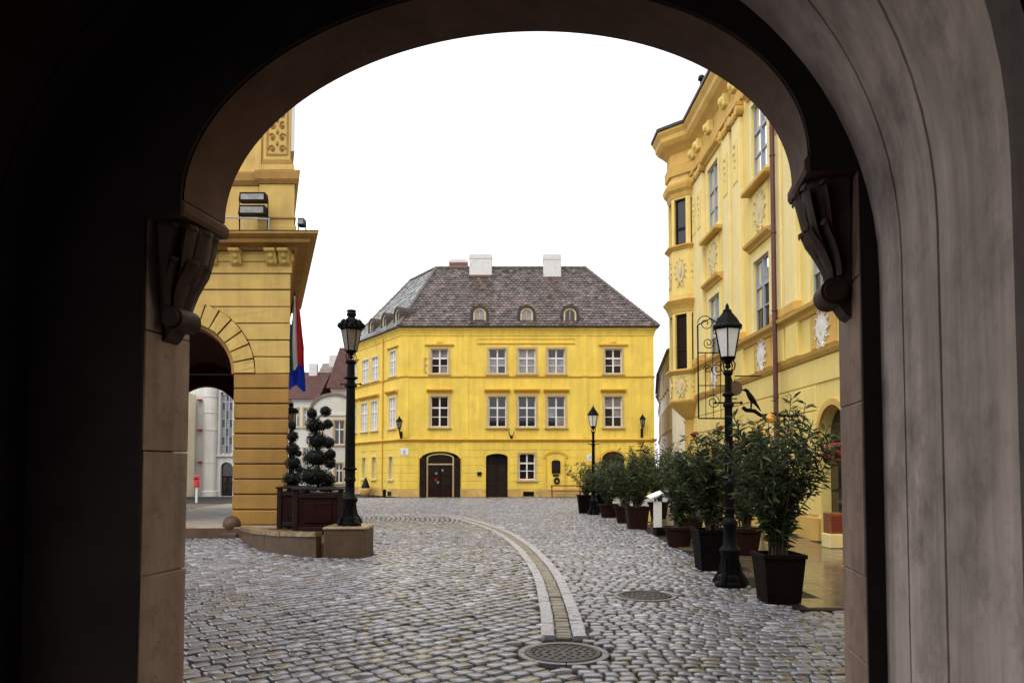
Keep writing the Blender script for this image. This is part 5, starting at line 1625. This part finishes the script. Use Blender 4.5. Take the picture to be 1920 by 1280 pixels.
# wrought iron sign frame
def hanging_frame():
    u = 22.6
    t = thing('hanging_sign_frame', 'tall openwork wrought iron sign bracket left of the near lantern', 'sign bracket', FR.p(u, 0, 3.2))
    z0, z1 = 3.15, 5.15
    d0, d1 = .30, 1.20
    m = MB()
    m.tube([FR.p(u, d0, z0), FR.p(u, d1, z0)], .022, 6); m.tube([FR.p(u, d0, z0), FR.p(u, d0, z1)], .022, 6); m.tube([FR.p(u, d1, z0), FR.p(u, d1, 6.0)], .024, 6)
    m.tube([FR.p(u, d0, z1), FR.p(u, d1, z1)], .018, 6); m.tube([FR.p(u, d0, 4.15), FR.p(u, d1, 4.15)], .016, 6)
    m.build('outer_frame', iron, t)
    m = MB()
    for d in (.52, .75, .98): m.tube([FR.p(u, d, z0), FR.p(u, d, z1)], .011, 5)
    m.build('inner_bars', iron, t, kind='stuff')
    def scroll(c, r, turns, ph, sgn=1):
        n = int(16 * turns)
        return [FR.p(u, c[0] + sgn * r * (1 - i / (n * 1.15)) * math.cos(ph + i * 2 * math.pi / 16), c[1] + r * (1 - i / (n * 1.15)) * math.sin(ph + i * 2 * math.pi / 16)) for i in range(n)]
    for c, r, ph in (((.95, 6.05), .26, 0), ((.60, 5.85), .20, 2), ((.38, 5.45), .16, 1), ((.88, 5.45), .18, 3), ((.75, 3.65), .22, 1), ((.62, 4.65), .20, 4), ((.9, 4.65), .14, 0)):
        MB().tube(scroll(c, r, 1.7, ph), .014, 5).build('scroll', iron, t)
    MB().tube([FR.p(u, .0, 5.3), FR.p(u, .4, 5.9), FR.p(u, .8, 6.2), FR.p(u, 1.2, 6.0)], .02, 6).build('wall_arm', iron, t)
    MB().tube([FR.p(u, .0, z0 + .6), FR.p(u, d0, z0 + .6)], .02, 6).build('wall_arm', iron, t)
    for d, z in ((.30, 3.5), (.30, 4.3)):
        b = MB(); q = FR.p(u, d - .08, z); b.ball(q, .06, 6, 5, (1, .6, 2)); b.build('iron_leaf', iron, t)
hanging_frame()
# raven sign
def raven_sign():
    Yb = 17.9
    a = at(1394, 767, Yb); w = FR.p(17.9, 0, 0)
    t = thing('raven_sign', 'black raven figure perched on a crooked iron branch bracket', 'sign', (w.x, Yb, 3.0))
    e = Vector((w.x - .02, Yb, a.z - .16))
    pts = [a + Vector((-.02, 0, .05)), a + Vector((.06, 0, -.02)), a + Vector((.26, 0, -.04)), a + Vector((.42, 0, -.15)), a + Vector((.75, 0, -.14)), e]
    MB().tube(pts, [.045, .052, .05, .045, .04, .04], 7).build('branch', iron, t, smooth=True)
    # raven: rings along the spine from beak to tail
    hp = at(1396, 732, Yb)
    sp = [(-.10, .00, .006), (-.06, .01, .018), (-.025, .018, .032), (.02, .022, .052), (.07, .0, .056), (.11, -.07, .062), (.16, -.16, .085), (.22, -.25, .092), (.29, -.34, .075), (.35, -.42, .045), (.42, -.52, .034), (.50, -.64, .012)]
    s_ = .78
    m = MB(); m.tube([hp + Vector((x_ * s_, 0, z_ * s_)) for x_, z_, r in sp], [r * s_ for x_, z_, r in sp], 9)
    for yo in (-.03, .03):
        m.tube([hp + Vector((.22 * s_, yo, -.30 * s_)), hp + Vector((.20 * s_, yo, -.46 * s_)), (hp.x + .19 * s_, Yb + yo, a.z - .01)], [.022, .014, .012], 5)
    m.build('raven', iron, t, smooth=True)
    c = at(1440, 783, Yb)
    MB().lathe((c.x + .05, Yb, c.z - .12), [(.03, 0), (.12, .02), (.15, .10), (.10, .19), (.03, .22)], 10).build('orange_shade', orange_m, t, smooth=True)
raven_sign()
q = at(1378, 728, 20.3)
t = thing('disc_sign', 'small tan disc sign hung out behind the near lantern', 'sign', (q.x + .3, 20.3, q.z))
MB().prism(Frame((q.x, 20.3), (1, 0), (0, -1)), [(.20 * math.cos(a), q.z + .20 * math.sin(a)) for a in np.linspace(0, 2 * math.pi, 19)[:-1]], -.03, .03).build('disc', sand_stone, t)
MB().tube([(q.x, 20.3, q.z + .2), (q.x, 20.3, q.z + .34), (FR.p(20.3, 0, 0).x, 20.3, q.z + .34)], .016, 6).build('arm', iron, t)

# flower baskets beside the doors
def flower_basket(label, c, r, nfl, seed):
    t = thing('flower_basket', label, 'flower basket', c, 'red flower baskets on the cream wall')
    MB().lathe(c, [(.05, -.16), (.16, -.10), (.20, .0), (.18, .02), (.02, .02)], 10).build('basket', wood_d, t)
    m = MB(); tuft_ball(m, (c[0], c[1], c[2] + .08), r * .9, 160, .04, (1, 1, .8), seed); m.build('foliage', topi_m, t, kind='stuff')
    m = MB(); tuft_ball(m, (c[0], c[1], c[2] + .12), r, nfl, .05, (1, 1, .9), seed + 1); m.build('blossom', flower_m, t, kind='stuff')
    MB().tube([(c[0], c[1], c[2] + .02), (c[0], c[1], c[2] + .5), (FR.p(c[1], 0, 0).x, c[1], c[2] + .55)], .012, 5).build('hanger', iron, t)
c = at(1561, 858, 15.0); flower_basket('basket of red flowers by the arched door at the jamb', (c.x, 15.0, c.z), .24, 150, 3)
c = at(1379, 850, 21.0); flower_basket('basket of red flowers showing between lamp post and oleander', (c.x, 21.0, c.z), .26, 150, 5)
# red planter box on pale block
c = at(1566, 1000, 15.2)
t = thing('red_planter', 'red box planter on a pale stone block by the cream wall', 'planter', (c.x, 15.2, 0))
MB().cbox(WF, c.x - .16, c.x + .20, 15.1, 15.5, .018, c.z, .015).build('block', cream_pale, t)
MB().cbox(WF, c.x - .13, c.x + .17, 15.13, 15.47, c.z + .002, c.z + .42, .012).build('box', red_box_d if False else wood_b, t)
MB().box(WF, c.x - .10, c.x + .14, 15.122, 15.129, c.z + .06, c.z + .36).build('front_panel', panel_red, t)

# ================================================================== POTTED OLEANDERS
def oleander(label, x_, y_, pot_r, pot_h, H, spread, nb, nl, seed, pot_mat, square=False, lean=0.0, leaf=.115, base_z=0.0, flowers=0):
    rr = np.random.default_rng(int(seed * 10))
    t = thing('potted_oleander', label, 'potted plant', (x_, y_, base_z), 'oleanders in pots along the street')
    if square:
        m = MB(); s0, s1 = pot_r * .80, pot_r
        v = [(x_ + sx_ * s, y_ + sy_ * s, base_z + z) for s, z in ((s0, 0), (s1, pot_h), (s1 * 1.07, pot_h + .002), (s1 * 1.07, pot_h + .05), (s1 * .9, pot_h + .05), (s1 * .88, pot_h - .03)) for sx_, sy_ in ((-1, -1), (1, -1), (1, 1), (-1, 1))]
        f = [(3, 2, 1, 0), (20, 21, 22, 23)]
        for r_ in range(5):
            for k in range(4): f.append((r_ * 4 + k, r_ * 4 + (k + 1) % 4, (r_ + 1) * 4 + (k + 1) % 4, (r_ + 1) * 4 + k))
        m.add(v, f).build('pot', pot_mat, t)
    else:
        MB().lathe((x_, y_, base_z), [(pot_r * .72, 0), (pot_r * .98, pot_h * .86), (pot_r * 1.08, pot_h * .87), (pot_r * 1.1, pot_h), (pot_r * .95, pot_h), (pot_r * .9, pot_h * .93), (.02, pot_h * .93)], 18).build('pot', pot_mat, t, smooth=True)
    MB().lathe((x_, y_, base_z + pot_h * .9), [(pot_r * .86, 0), (pot_r * .8, .03), (.01, .05)], 12).build('soil', soil_m, t)
    st = MB(); V = []; Fc = []; T = []
    fl = MB()
    zs = base_z + pot_h * .92
    tips = []
    for b in range(nb):
        az = rr.uniform(0, 2 * math.pi); out = spread * math.sqrt(rr.uniform(.02, 1)); top = (H - pot_h) * rr.uniform(.62, 1.0) * (1 - .22 * (out / spread) ** 2)
        p0 = np.array([x_ + rr.uniform(-.35, .35) * pot_r, y_ + rr.uniform(-.35, .35) * pot_r, zs])
        p3 = np.array([x_ + out * math.cos(az) + lean * rr.uniform(0, 1), y_ + out * math.sin(az), zs + top])
        p1 = p0 + np.array([0, 0, top * .45]) + (p3 - p0) * np.array([.12, .12, 0]); p2 = p0 * .35 + p3 * .65 + np.array([0, 0, -.02 * top])
        pts = []
        for i in range(8):
            s = i / 7
            pts.append(p0 * (1 - s) ** 3 + 3 * p1 * s * (1 - s) ** 2 + 3 * p2 * s * s * (1 - s) + p3 * s ** 3)
        st.tube([tuple(p) for p in pts], [.012 - .0011 * i for i in range(8)], 4)
        k_l = nl // nb
        for q in range(k_l):
            s = .10 + .90 * rr.uniform(0, 1) ** .8
            i = min(int(s * 7), 6); fr = s * 7 - i
            p = pts[i] * (1 - fr) + pts[i + 1] * fr + rr.normal(0, .012, 3)
            ax = (pts[i + 1] - pts[i]); ax /= np.linalg.norm(ax)
            rnd = rr.normal(size=3); rnd -= ax * rnd.dot(ax); rnd /= np.linalg.norm(rnd)
            up_ = rr.uniform(.15, 1.1)
            d_ = rnd + ax * up_ - np.array([0, 0, rr.uniform(0, .5) * (1 - s * .6)]); d_ /= np.linalg.norm(d_)
            ln = leaf * rr.uniform(.65, 1.25); wd_ = ln * rr.uniform(.075, .115)
            sd_ = np.cross(d_, rr.normal(size=3)); sd_ /= np.linalg.norm(sd_)
            nn = np.cross(d_, sd_)
            dr = np.array([0, 0, -ln * .10])
            bb = len(V)
            V += [tuple(p), tuple(p + d_ * ln * .4 + sd_ * wd_ + nn * wd_ * .35), tuple(p + d_ * ln * .45), tuple(p + d_ * ln * .4 - sd_ * wd_ + nn * wd_ * .35), tuple(p + d_ * ln * .78 + sd_ * wd_ * .7 + dr * .4), tuple(p + d_ * ln * .78 - sd_ * wd_ * .7 + dr * .4), tuple(p + d_ * ln + dr)]
            Fc += [(bb, bb + 1, bb + 2), (bb, bb + 2, bb + 3), (bb + 1, bb + 4, bb + 6, bb + 2), (bb + 2, bb + 6, bb + 5, bb + 3)]
            c = random.choice(((.020, .035, .012), (.028, .046, .016), (.015, .028, .010), (.055, .072, .022), (.018, .032, .016), (.12, .13, .04)))
            g = rr.uniform(1.05, 1.75); T += [(c[0] * g, c[1] * g, c[2] * g, 1)] * 7
        tips.append(pts[-1])
    st.build('stems', stem_m, t, kind='stuff')
    o = MB().add(V, Fc).build('foliage', leaf_m, t, kind='stuff')
    a = o.data.color_attributes.new('tint', 'FLOAT_COLOR', 'POINT'); a.data.foreach_set('color', np.array(T, np.float32).ravel())
    if flowers:
        for k in range(flowers):
            p = tips[int(rr.integers(len(tips)))]
            m = MB(); tuft_ball(m, tuple(p), .05, 30, .03, (1, 1, .8), seed + k); m.build('blossom', flower_m, t)
g1_ = ground_at(1464, 1122)
oleander('largest oleander in a square dark red tapered pot nearest the gateway', 3.24, 9.15, .245, .54, 2.62, .72, 58, 4600, 11, pot_dark, True, 0.10, .135)
oleander('oleander in a black pot directly behind the near lamp post', 3.22, 12.1, .27, .60, 2.45, .78, 52, 4400, 12, pot_blk, True, .05, .135, flowers=2)
oleander('oleander in terracotta pot behind the black pot and before the menu stand', 3.47, 15.6, .30, .42, 2.10, .72, 60, 5200, 13, terra, False, .65, .135)
oleander('leafy oleander over the menu stand with pale glossy leaves', 4.35, 18.2, .30, .46, 2.25, .85, 56, 4600, 14, terra, False, .2, .135)
oleander('oleander in square dark red pot just beyond the menu stand', 3.40, 20.4, .29, .55, 2.30, .75, 50, 3600, 15, terra, True, 0, .14)
oleander('oleander in wide terracotta bowl, second beyond the menu stand', 3.42, 22.6, .34, .50, 2.25, .95, 48, 3200, 16, terra, False, 0, .14)
oleander('oleander in terracotta pot with thick rim, last but one towards the yellow house', 3.25, 25.2, .33, .45, 2.05, .95, 44, 3000, 17, terra, False, 0, .14)
oleander('sparse upright oleander in black pot at the far end of the row', 2.72, 27.6, .30, .62, 2.10, .75, 28, 1300, 18, pot_blk, True, -.05, .15)
oleander('oleander in black pot against the distant lamp post', 3.3, 28.3, .28, .60, 1.95, .8, 36, 1700, 19, pot_blk, True, 0, .15)
oleander('tall oleander rising behind the row near the cream corner', 4.75, 24.3, .33, .55, 2.8, 1.1, 50, 3200, 20, terra, False, 0, .14)
oleander('oleander on the sidewalk between lamp post and cream wall', 4.35, 14.0, .30, .50, 2.25, .72, 44, 3000, 21, terra, False, 0, .135, flowers=2, base_z=.018)

# menu stand
ms = ground_at(1240, 1004)
t = thing('menu_stand', 'white menu stand with slanted board and black foot between the pots', 'menu stand', (ms.x, ms.y, 0))
MB().cbox(Frame((ms.x + .04, ms.y + .12), (1, .1), (-.1, 1)), -.18, .18, -.15, .15, -.025, .20, .02).build('foot', pot_blk, t)
MB().cbox(Frame((ms.x - .06, ms.y + .12), (1, .1), (-.1, 1)), -.10, .10, -.02, .03, .19, .82, .008).build('post', sign_w, t)
b0 = Vector((ms.x - .12, ms.y + .12, .98))
e1, e2, e3 = Vector((.9, .1, .36)).normalized(), Vector((-.1, .95, .25)).normalized(), None
e2 = (e2 - e1 * e2.dot(e1)).normalized(); e3 = e1.cross(e2)
m = MB(); v = [b0 + e1 * (a * .18) + e2 * (b * .13) + e3 * c for c in (-.018, .018) for b in (-1, 1) for a in (-1, 1)]
m.add(v, [(0, 2, 3, 1), (4, 5, 7, 6), (0, 1, 5, 4), (2, 6, 7, 3), (0, 4, 6, 2), (1, 3, 7, 5)]).build('board', sign_w, t)
MB().tube([(ms.x - .06, ms.y + .12, .80), tuple(b0 - e3 * .02)], .02, 6).build('neck', sign_w, t)

# ================================================================== PLANTERS WITH TOPIARY BY THE PIER
def planter_box(label, x0, x1, y0, y1, zb, h, grp='dark red planters with topiary by the pier'):
    t = thing('planter_box', label, 'planter', ((x0 + x1) / 2, (y0 + y1) / 2, zb), grp)
    MB().cbox(WF, x0 + .04, x1 - .04, y0 + .04, y1 - .04, zb + .03, zb + h - .06, .01).build('body', wood_r, t)
    for a in (x0, x1 - .11):
        for b in (y0, y1 - .11): MB().cbox(WF, a, a + .11, b, b + .11, zb, zb + h, .012).build('corner_post', wood_d, t)
    for z0, z1 in ((.05, .15), (h - .16, h - .06)):
        MB().cbox(WF, x0 + .112, x1 - .112, y0 + .005, y0 + .05, zb + z0, zb + z1, .01).build('rail', wood_d, t)
        MB().cbox(WF, x1 - .05, x1 - .005, y0 + .112, y1 - .112, zb + z0, zb + z1, .01).build('rail', wood_d, t)
    MB().cbox(WF, x0 + .24, x1 - .24, y0 + .012, y0 + .039, zb + .24, zb + h - .25, .01).build('front_panel', wood_r, t)
    MB().cbox(WF, x0 - .03, x1 + .03, y0 - .03, y1 + .03, zb + h + .002, zb + h + .05, .012).build('rim', wood_d, t)
    MB().box(WF, x0 + .1, x1 - .1, y0 + .1, y1 - .1, zb + h + .03, zb + h + .065).build('soil', soil_m, t)
    return t
pbz = .24
planter_box('dark red panelled planter box beside the crowned lamp post', -4.62, -3.56, 15.75, 16.75, pbz, .92)
planter_box('dark red planter box half hidden by the ochre pier', -5.42, -4.72, 17.25, 18.1, pbz, .92)
def topiary(label, balls, trunk, seed, loc, low=()):
    t = thing('topiary_tree', label, 'topiary', loc, 'clipped topiary trees in the dark red planters')
    MB().tube(trunk, [.035, .03, .025, .02][:len(trunk)] + [.02] * max(0, len(trunk) - 4), 6).build('trunk', stem_m, t)
    for k, (c, r, sc) in enumerate(balls):
        m = MB(); m.ball(c, r * .78, 10, 7, sc)
        tuft_ball(m, tuple(c), r * .97, int(420 + 9000 * r * r), .020, sc, seed + k)
        o = m.build('leaf_ball', topi_m, t)
        if (Vector(c).xy - Vector(trunk[0]).xy).length > .12:
            i = min(range(len(trunk)), key=lambda i_: abs(trunk[i_][2] - c[2] + .1))
            MB().tube([trunk[i], tuple(c)], .014, 5).build('branch', stem_m, t)
YT = 16.25
P_ = lambda x_, y_: at(x_, y_, YT)
tr = [tuple(Vector((P_(596, 915).x, YT, pbz + .95)).to_tuple()), (P_(597, 870).x, YT, P_(597, 870).z), (P_(592, 830).x, YT, P_(592, 830).z), (P_(590, 790).x, YT, P_(590, 790).z)]
bl = [(P_(590, 893), .37, (1, .9, .62)), (P_(592, 858), .28, (1, .9, .75)), (P_(594, 826), .22, (1, .9, .9)), (P_(588, 797), .17, (1, .9, 1.1)), (P_(585, 775), .10, (1, 1, 1.2)),
      (P_(610.5, 771), .115, (1, 1, .95)), (P_(615, 795), .10, (1, 1, 1)), (P_(603, 800), .09, (1, 1, .8)), (P_(616, 830), .125, (1, 1, 1)), (P_(620, 851), .11, (1, 1, 1)), (P_(619, 868), .12, (1, 1, 1.1)), (P_(616, 900), .15, (1, 1, 1)), (P_(612, 915), .16, (1.3, 1, .5))]
topiary('dark clipped pompom topiary with a column of leaf balls beside the lamp post', bl, tr, 100, (P_(596, 915).x, YT, pbz + .96))
YT2 = 17.65
P2 = lambda x_, y_: at(x_, y_, YT2)
tr2 = [(P2(549, 915).x, YT2, pbz + .95), (P2(550, 850).x, YT2, P2(550, 850).z), (P2(549, 800).x, YT2, P2(549, 800).z)]
bl2 = [(P2(549, 898), .24, (1, .9, .8)), (P2(550, 868), .19, (1, .9, .9)), (P2(549, 842), .16, (1, .9, .9)), (P2(549, 818), .13, (1, .9, 1)), (P2(548, 798), .09, (1, .9, 1.2)), (P2(561, 880), .09, (1, 1, 1)), (P2(560, 850), .07, (1, 1, 1))]
topiary('dark stacked topiary cone partly hidden by the ochre pier', bl2, tr2, 200, (P2(549, 915).x, YT2, pbz + .96))

# ================================================================== FLAGS
def flag(name, label, mats, x0, x1, y_, ztop, zbot, seed, taper=.25, nm='stripe', wts=None):
    t = thing(name, label, 'flag', (x0, y_, ztop), 'flags hanging beside the ochre pier')
    n = len(mats); wts = wts or [1 / n] * n; cum = np.concatenate([[0], np.cumsum(wts)]); rr = np.random.default_rng(int(seed * 10))
    nz, nu = 26, 8
    for k, mt in enumerate(mats):
        V = []; Fc = []
        for i in range(nz):
            f = i / (nz - 1)
            z = ztop + (zbot - ztop) * f
            wf = taper + (1 - taper) * min(1, f * 1.5)
            for j in range(nu):
                s = cum[k] + wts[k] * j / (nu - 1)
                xx = x0 + (x1 - x0) * s * wf + .03 * math.sin(f * 5 + seed)
                yy_ = y_ + .07 * math.sin(s * 13 + f * 2.2 + seed) * (.4 + .6 * f) + .02 * math.sin(s * 31)
                zz = z - .10 * math.sin(s * 6 + seed) * f - .25 * s * (1 - f) * .6
                V.append((xx, yy_, zz))
        for i in range(nz - 1):
            for j in range(nu - 1): Fc.append((i * nu + j, i * nu + j + 1, (i + 1) * nu + j + 1, (i + 1) * nu + j))
        MB().add(V, Fc).build(nm, mt, t, smooth=True)
    MB().tube([(FL.p(LX1, -2.0, 0).x - .05, y_ + .25, ztop - .75), (x0 + .08, y_, ztop + .06)], .02, 6).build('pole', iron, t)
YFg = 20.3
za, zb_ = at(560, 552, YFg).z, at(560, 690, YFg).z
flag('flag', 'red white and green flag hanging limp beside the ochre pier', [fl_green, fl_white, fl_red], at(547, 600, YFg).x, at(573, 600, YFg).x, YFg, za, zb_, 1.3, .35, 'stripe', [.2, .25, .55])
flag('flag', 'blue flag hanging behind and below the red white and green flag', [fl_blue], at(543, 600, YFg + .4).x, at(574, 600, YFg + .4).x, YFg + .4, at(560, 606, YFg + .4).z, at(560, 728, YFg + .4).z, 2.6, .4, 'cloth')

# ================================================================== FAR HOUSES, LEFT GAP
def far_house(name, label, F, u0, u1, zt, depth, wall_m, roof_m_, ridge_h, wins, gable=False, grp=None, cat='house'):
    t = thing(name, label, cat, F.p((u0 + u1) / 2, -depth / 2, 0), grp)
    m = MB(); holes_wall(m, F, u0, u1, 0, zt, wins, rev=.2)
    for a, b in (((u0, 0), (u0, -depth)), ((u0, -depth), (u1, -depth)), ((u1, -depth), (u1, 0))):
        m.poly([F.p(*a, 0), F.p(*b, 0), F.p(*b, zt), F.p(*a, zt)])
    m.build('wall', wall_m, t)
    for w in wins: window(F, w, t, rows=(.36, .64), casing=casing_m, cw=.10, sill=True)
    m = MB()
    if gable:
        c = (u0 + u1) / 2
        arc = [(c + (u1 - u0) / 2 * math.cos(a), zt + ridge_h * math.sin(a) ** .8) for a in np.linspace(math.pi, 0, 17)]
        MB().prism(F, arc, -.3, 0).build('gable', wall_m, t)
        rf_ = [(c + ((u1 - u0) / 2 + .15) * math.cos(a), zt - .05 + (ridge_h + .12) * math.sin(a) ** .8) for a in np.linspace(math.pi, 0, 17)]
        MB().prism(F, rf_ + [(q[0], q[1] - .12) for q in arc[::-1]], -depth, .12).build('roof', roof_m_, t)
    else:
        o = .35
        p = [F.p(u0 - o, o, zt), F.p(u1 + o, o, zt), F.p(u1 + o, -depth - o, zt), F.p(u0 - o, -depth - o, zt), F.p(u0 - o, -depth / 2, zt + ridge_h), F.p(u1 + o, -depth / 2, zt + ridge_h)]
        m.add(p, [(0, 1, 5, 4), (2, 3, 4, 5), (0, 4, 3), (1, 2, 5), (0, 3, 2, 1)])
        rfo = m.build('roof', roof_m_, t)
        F2 = Frame(tuple(F.p((u0 * .6 + u1 * .4), -depth / 2 + .6, 0).xy), tuple(F.U), tuple(F.N))
        MB().cbox(F2, -.35, .35, -.5, 0, zt + ridge_h * .5, zt + ridge_h + .7, .02).build('chimney', chim_m, rfo)
    MB().box(F, u0 - .05, u1 + .05, -.02, .10, zt - .16, zt - .004).build('eaves_band', wall_m, t)
    return t
def FZ(Y): return Frame((0, Y), (1, 0), (0, -1))
gh = 'old houses in the gap left of the yellow house'
F_ = FZ(56)
a, b = F_.hit(583, 800)[0], F_.hit(668, 800)[0]
z_ = F_.hit(620, 775)[1]
wn_ = [rect(F_.hit, 626, 645, 788, 833)[:4] + (0,), rect(F_.hit, 596, 606, 790, 833)[:4] + (0,), rect(F_.hit, 628, 642, 868, 905)[:4] + (0,)]
far_house('gabled_house', 'grey white house with rounded gable behind the pompom topiary', F_, a, b, z_, 7, far_white, far_grey, F_.hit(620, 738)[1] - z_, wn_, True, gh)
F_ = FZ(62)
a, b = F_.hit(548, 800)[0], F_.hit(590, 800)[0]
z_ = F_.hit(570, 748)[1]
wn_ = [rect(F_.hit, 551, 560, 765, 800)[:4] + (0,), rect(F_.hit, 569, 577, 765, 800)[:4] + (0,), rect(F_.hit, 569, 577, 840, 880)[:4] + (0,)]
far_house('white_house', 'white house with red tiled roof behind the flags', F_, a, b, z_, 8, far_white, far_red, F_.hit(570, 695)[1] - z_ + .4, wn_, False, gh)
F_ = FZ(66)
a, b = F_.hit(590, 800)[0], F_.hit(628, 800)[0]
far_house('grey_roofed_house', 'house with steep grey brown roof over the rounded gable', F_, a, b, F_.hit(600, 730)[1], 8, far_cream, far_grey, F_.hit(600, 690)[1] - F_.hit(600, 730)[1] + 1.0, [], False, gh)
F_ = FZ(63)
a, b = F_.hit(620, 800)[0], F_.hit(690, 800)[0]
far_house('red_roofed_house', 'house with tall dark red roof just behind the crowned lamp post', F_, a, b, F_.hit(640, 728)[1], 9, far_pink, far_red, F_.hit(640, 662)[1] - F_.hit(640, 728)[1] + 1.2, [], False, gh)
F_ = FZ(85)
a, b = F_.hit(500, 800)[0], F_.hit(640, 800)[0]
far_house('long_house', 'long pale house closing the far left street', F_, a, b, F_.hit(600, 760)[1], 8, far_cream, far_red, 3.5, [], False, gh)

# white building seen through the arcade
F_ = FZ(45)
t = thing('white_bay_building', 'white building with glazed bay seen through the ochre arch', 'building', F_.p(-18, -3, 0))
a, b = F_.hit(300, 800)[0], F_.hit(452, 800)[0]
zt = 11.0
gw = rect(F_.hit, 413, 436, 735, 852)[:4] + (0,)
gd = (F_.hit(413, 900)[0], F_.hit(436, 900)[0], 0.0, F_.hit(420, 866)[1], .35)
m = MB(); holes_wall(m, F_, a, b, 0, zt, [gw, gd], rev=.25); m.build('wall', far_white, t)
window(F_, gw, t, sash=grey_p, rows=(1, 1, 1, 1, 1, 1, 1), ncol=3, glass=(glass_c, glass_d), casing=far_white, bar=.03)
panel_door(F_, gd, t, 'arched_door', wood_d, wood_d, depth=.2, glass=glass_d)
c0, c1 = F_.hit(384, 800)[0], F_.hit(408, 800)[0]
MB().lathe(((c0 + c1) / 2, 45 - .15, 0), [((c1 - c0) / 2 + .1, 0), ((c1 - c0) / 2 + .1, .3), ((c1 - c0) / 2, .35), ((c1 - c0) / 2, zt)], 16).build('round_bay', far_white, t, smooth=True)
for y_ in (745, 775, 807, 867): 
    z0 = F_.hit(396, y_)[1]; MB().lathe(((c0 + c1) / 2, 45 - .15, z0), [((c1 - c0) / 2 + .03, 0), ((c1 - c0) / 2 + .03, .05)], 16).build('bay_ring', far_white, t)
for y_ in (750, 806, 866):
    q = F_.hit(376, y_); MB().box(F_, q[0] - .12, q[0] + .12, .0, .25, q[1] - .04, q[1] + .04).build('red_bracket', fl_red, t)
a2, b2 = F_.hit(340, 800)[0], F_.hit(371, 800)[0]
t = thing('pale_yellow_house', 'pale yellow house edge seen at the left side of the arch', 'house', F_.p((a2 + b2) / 2, 1, 0))
m = MB(); m.cbox(F_, a2, b2, .3, 3.0, 0, F_.hit(360, 740)[1], .03); m.build('wall', far_cream, t)
for y_ in (775, 820, 865):
    q = F_.hit(364, y_, ); MB().cbox(F_, q[0] - .15, q[0] + .15, 3.001, 3.05, q[1] - .5, q[1] + .3, .01).build('window', glass_c, t)
# red letter box on a pole
q = at(369, 902, 37.0)
t = thing('letter_box', 'bright red letter box on a white pole seen through the arch', 'letter box', (q.x, 37, 0))
MB().cbox(FZ(37), q.x - .11, q.x + .11, -.12, .12, q.z - .28, q.z + .30, .03).build('box', red_box_m, t)
MB().cbox(FZ(37), q.x - .09, q.x + .09, .121, .13, q.z + .10, q.z + .16, .003).build('slot', iron, t)
MB().tube([(q.x, 37, -.03), (q.x, 37, q.z - .28)], .05, 8).build('pole', sign_w, t)

# ================================================================== FAR HOUSES, RIGHT STREET
gr_ = 'pale row houses down the right hand street'
pA, pB, pC, pD = Vector((9.9, 46.0)), Vector((11.6, 58.0)), Vector((14.2, 72.0)), Vector((18.5, 90.0))
zz = [9.0, 8.9, 8.7]
labels = ['pale cream row house next to the cream corner oriel', 'pinkish row house in the middle of the narrow street', 'farthest pale row house closing the narrow street']
for k, (a, b) in enumerate(((pA, pB), (pB, pC), (pC, pD))):
    d_ = (b - a).normalized()
    Fk = Frame(tuple(a), tuple(d_), (-d_.y, d_.x))
    L_ = (b - a).length - .05
    ws = []
    n = int(L_ / 2.4)
    for q in range(n):
        u0 = .7 + q * (L_ - .8) / n
        for z0 in (1.0, 4.2, 7.0):
            if z0 + 1.5 < zz[k]: ws.append((u0, u0 + .95, z0, z0 + 1.55, 0))
    far_house('row_house', labels[k], Fk, 0, L_, zz[k], 8, (far_cream, far_pink, far_white)[k], (far_grey, far_red, far_grey)[k], 3.0, ws, False, gr_)
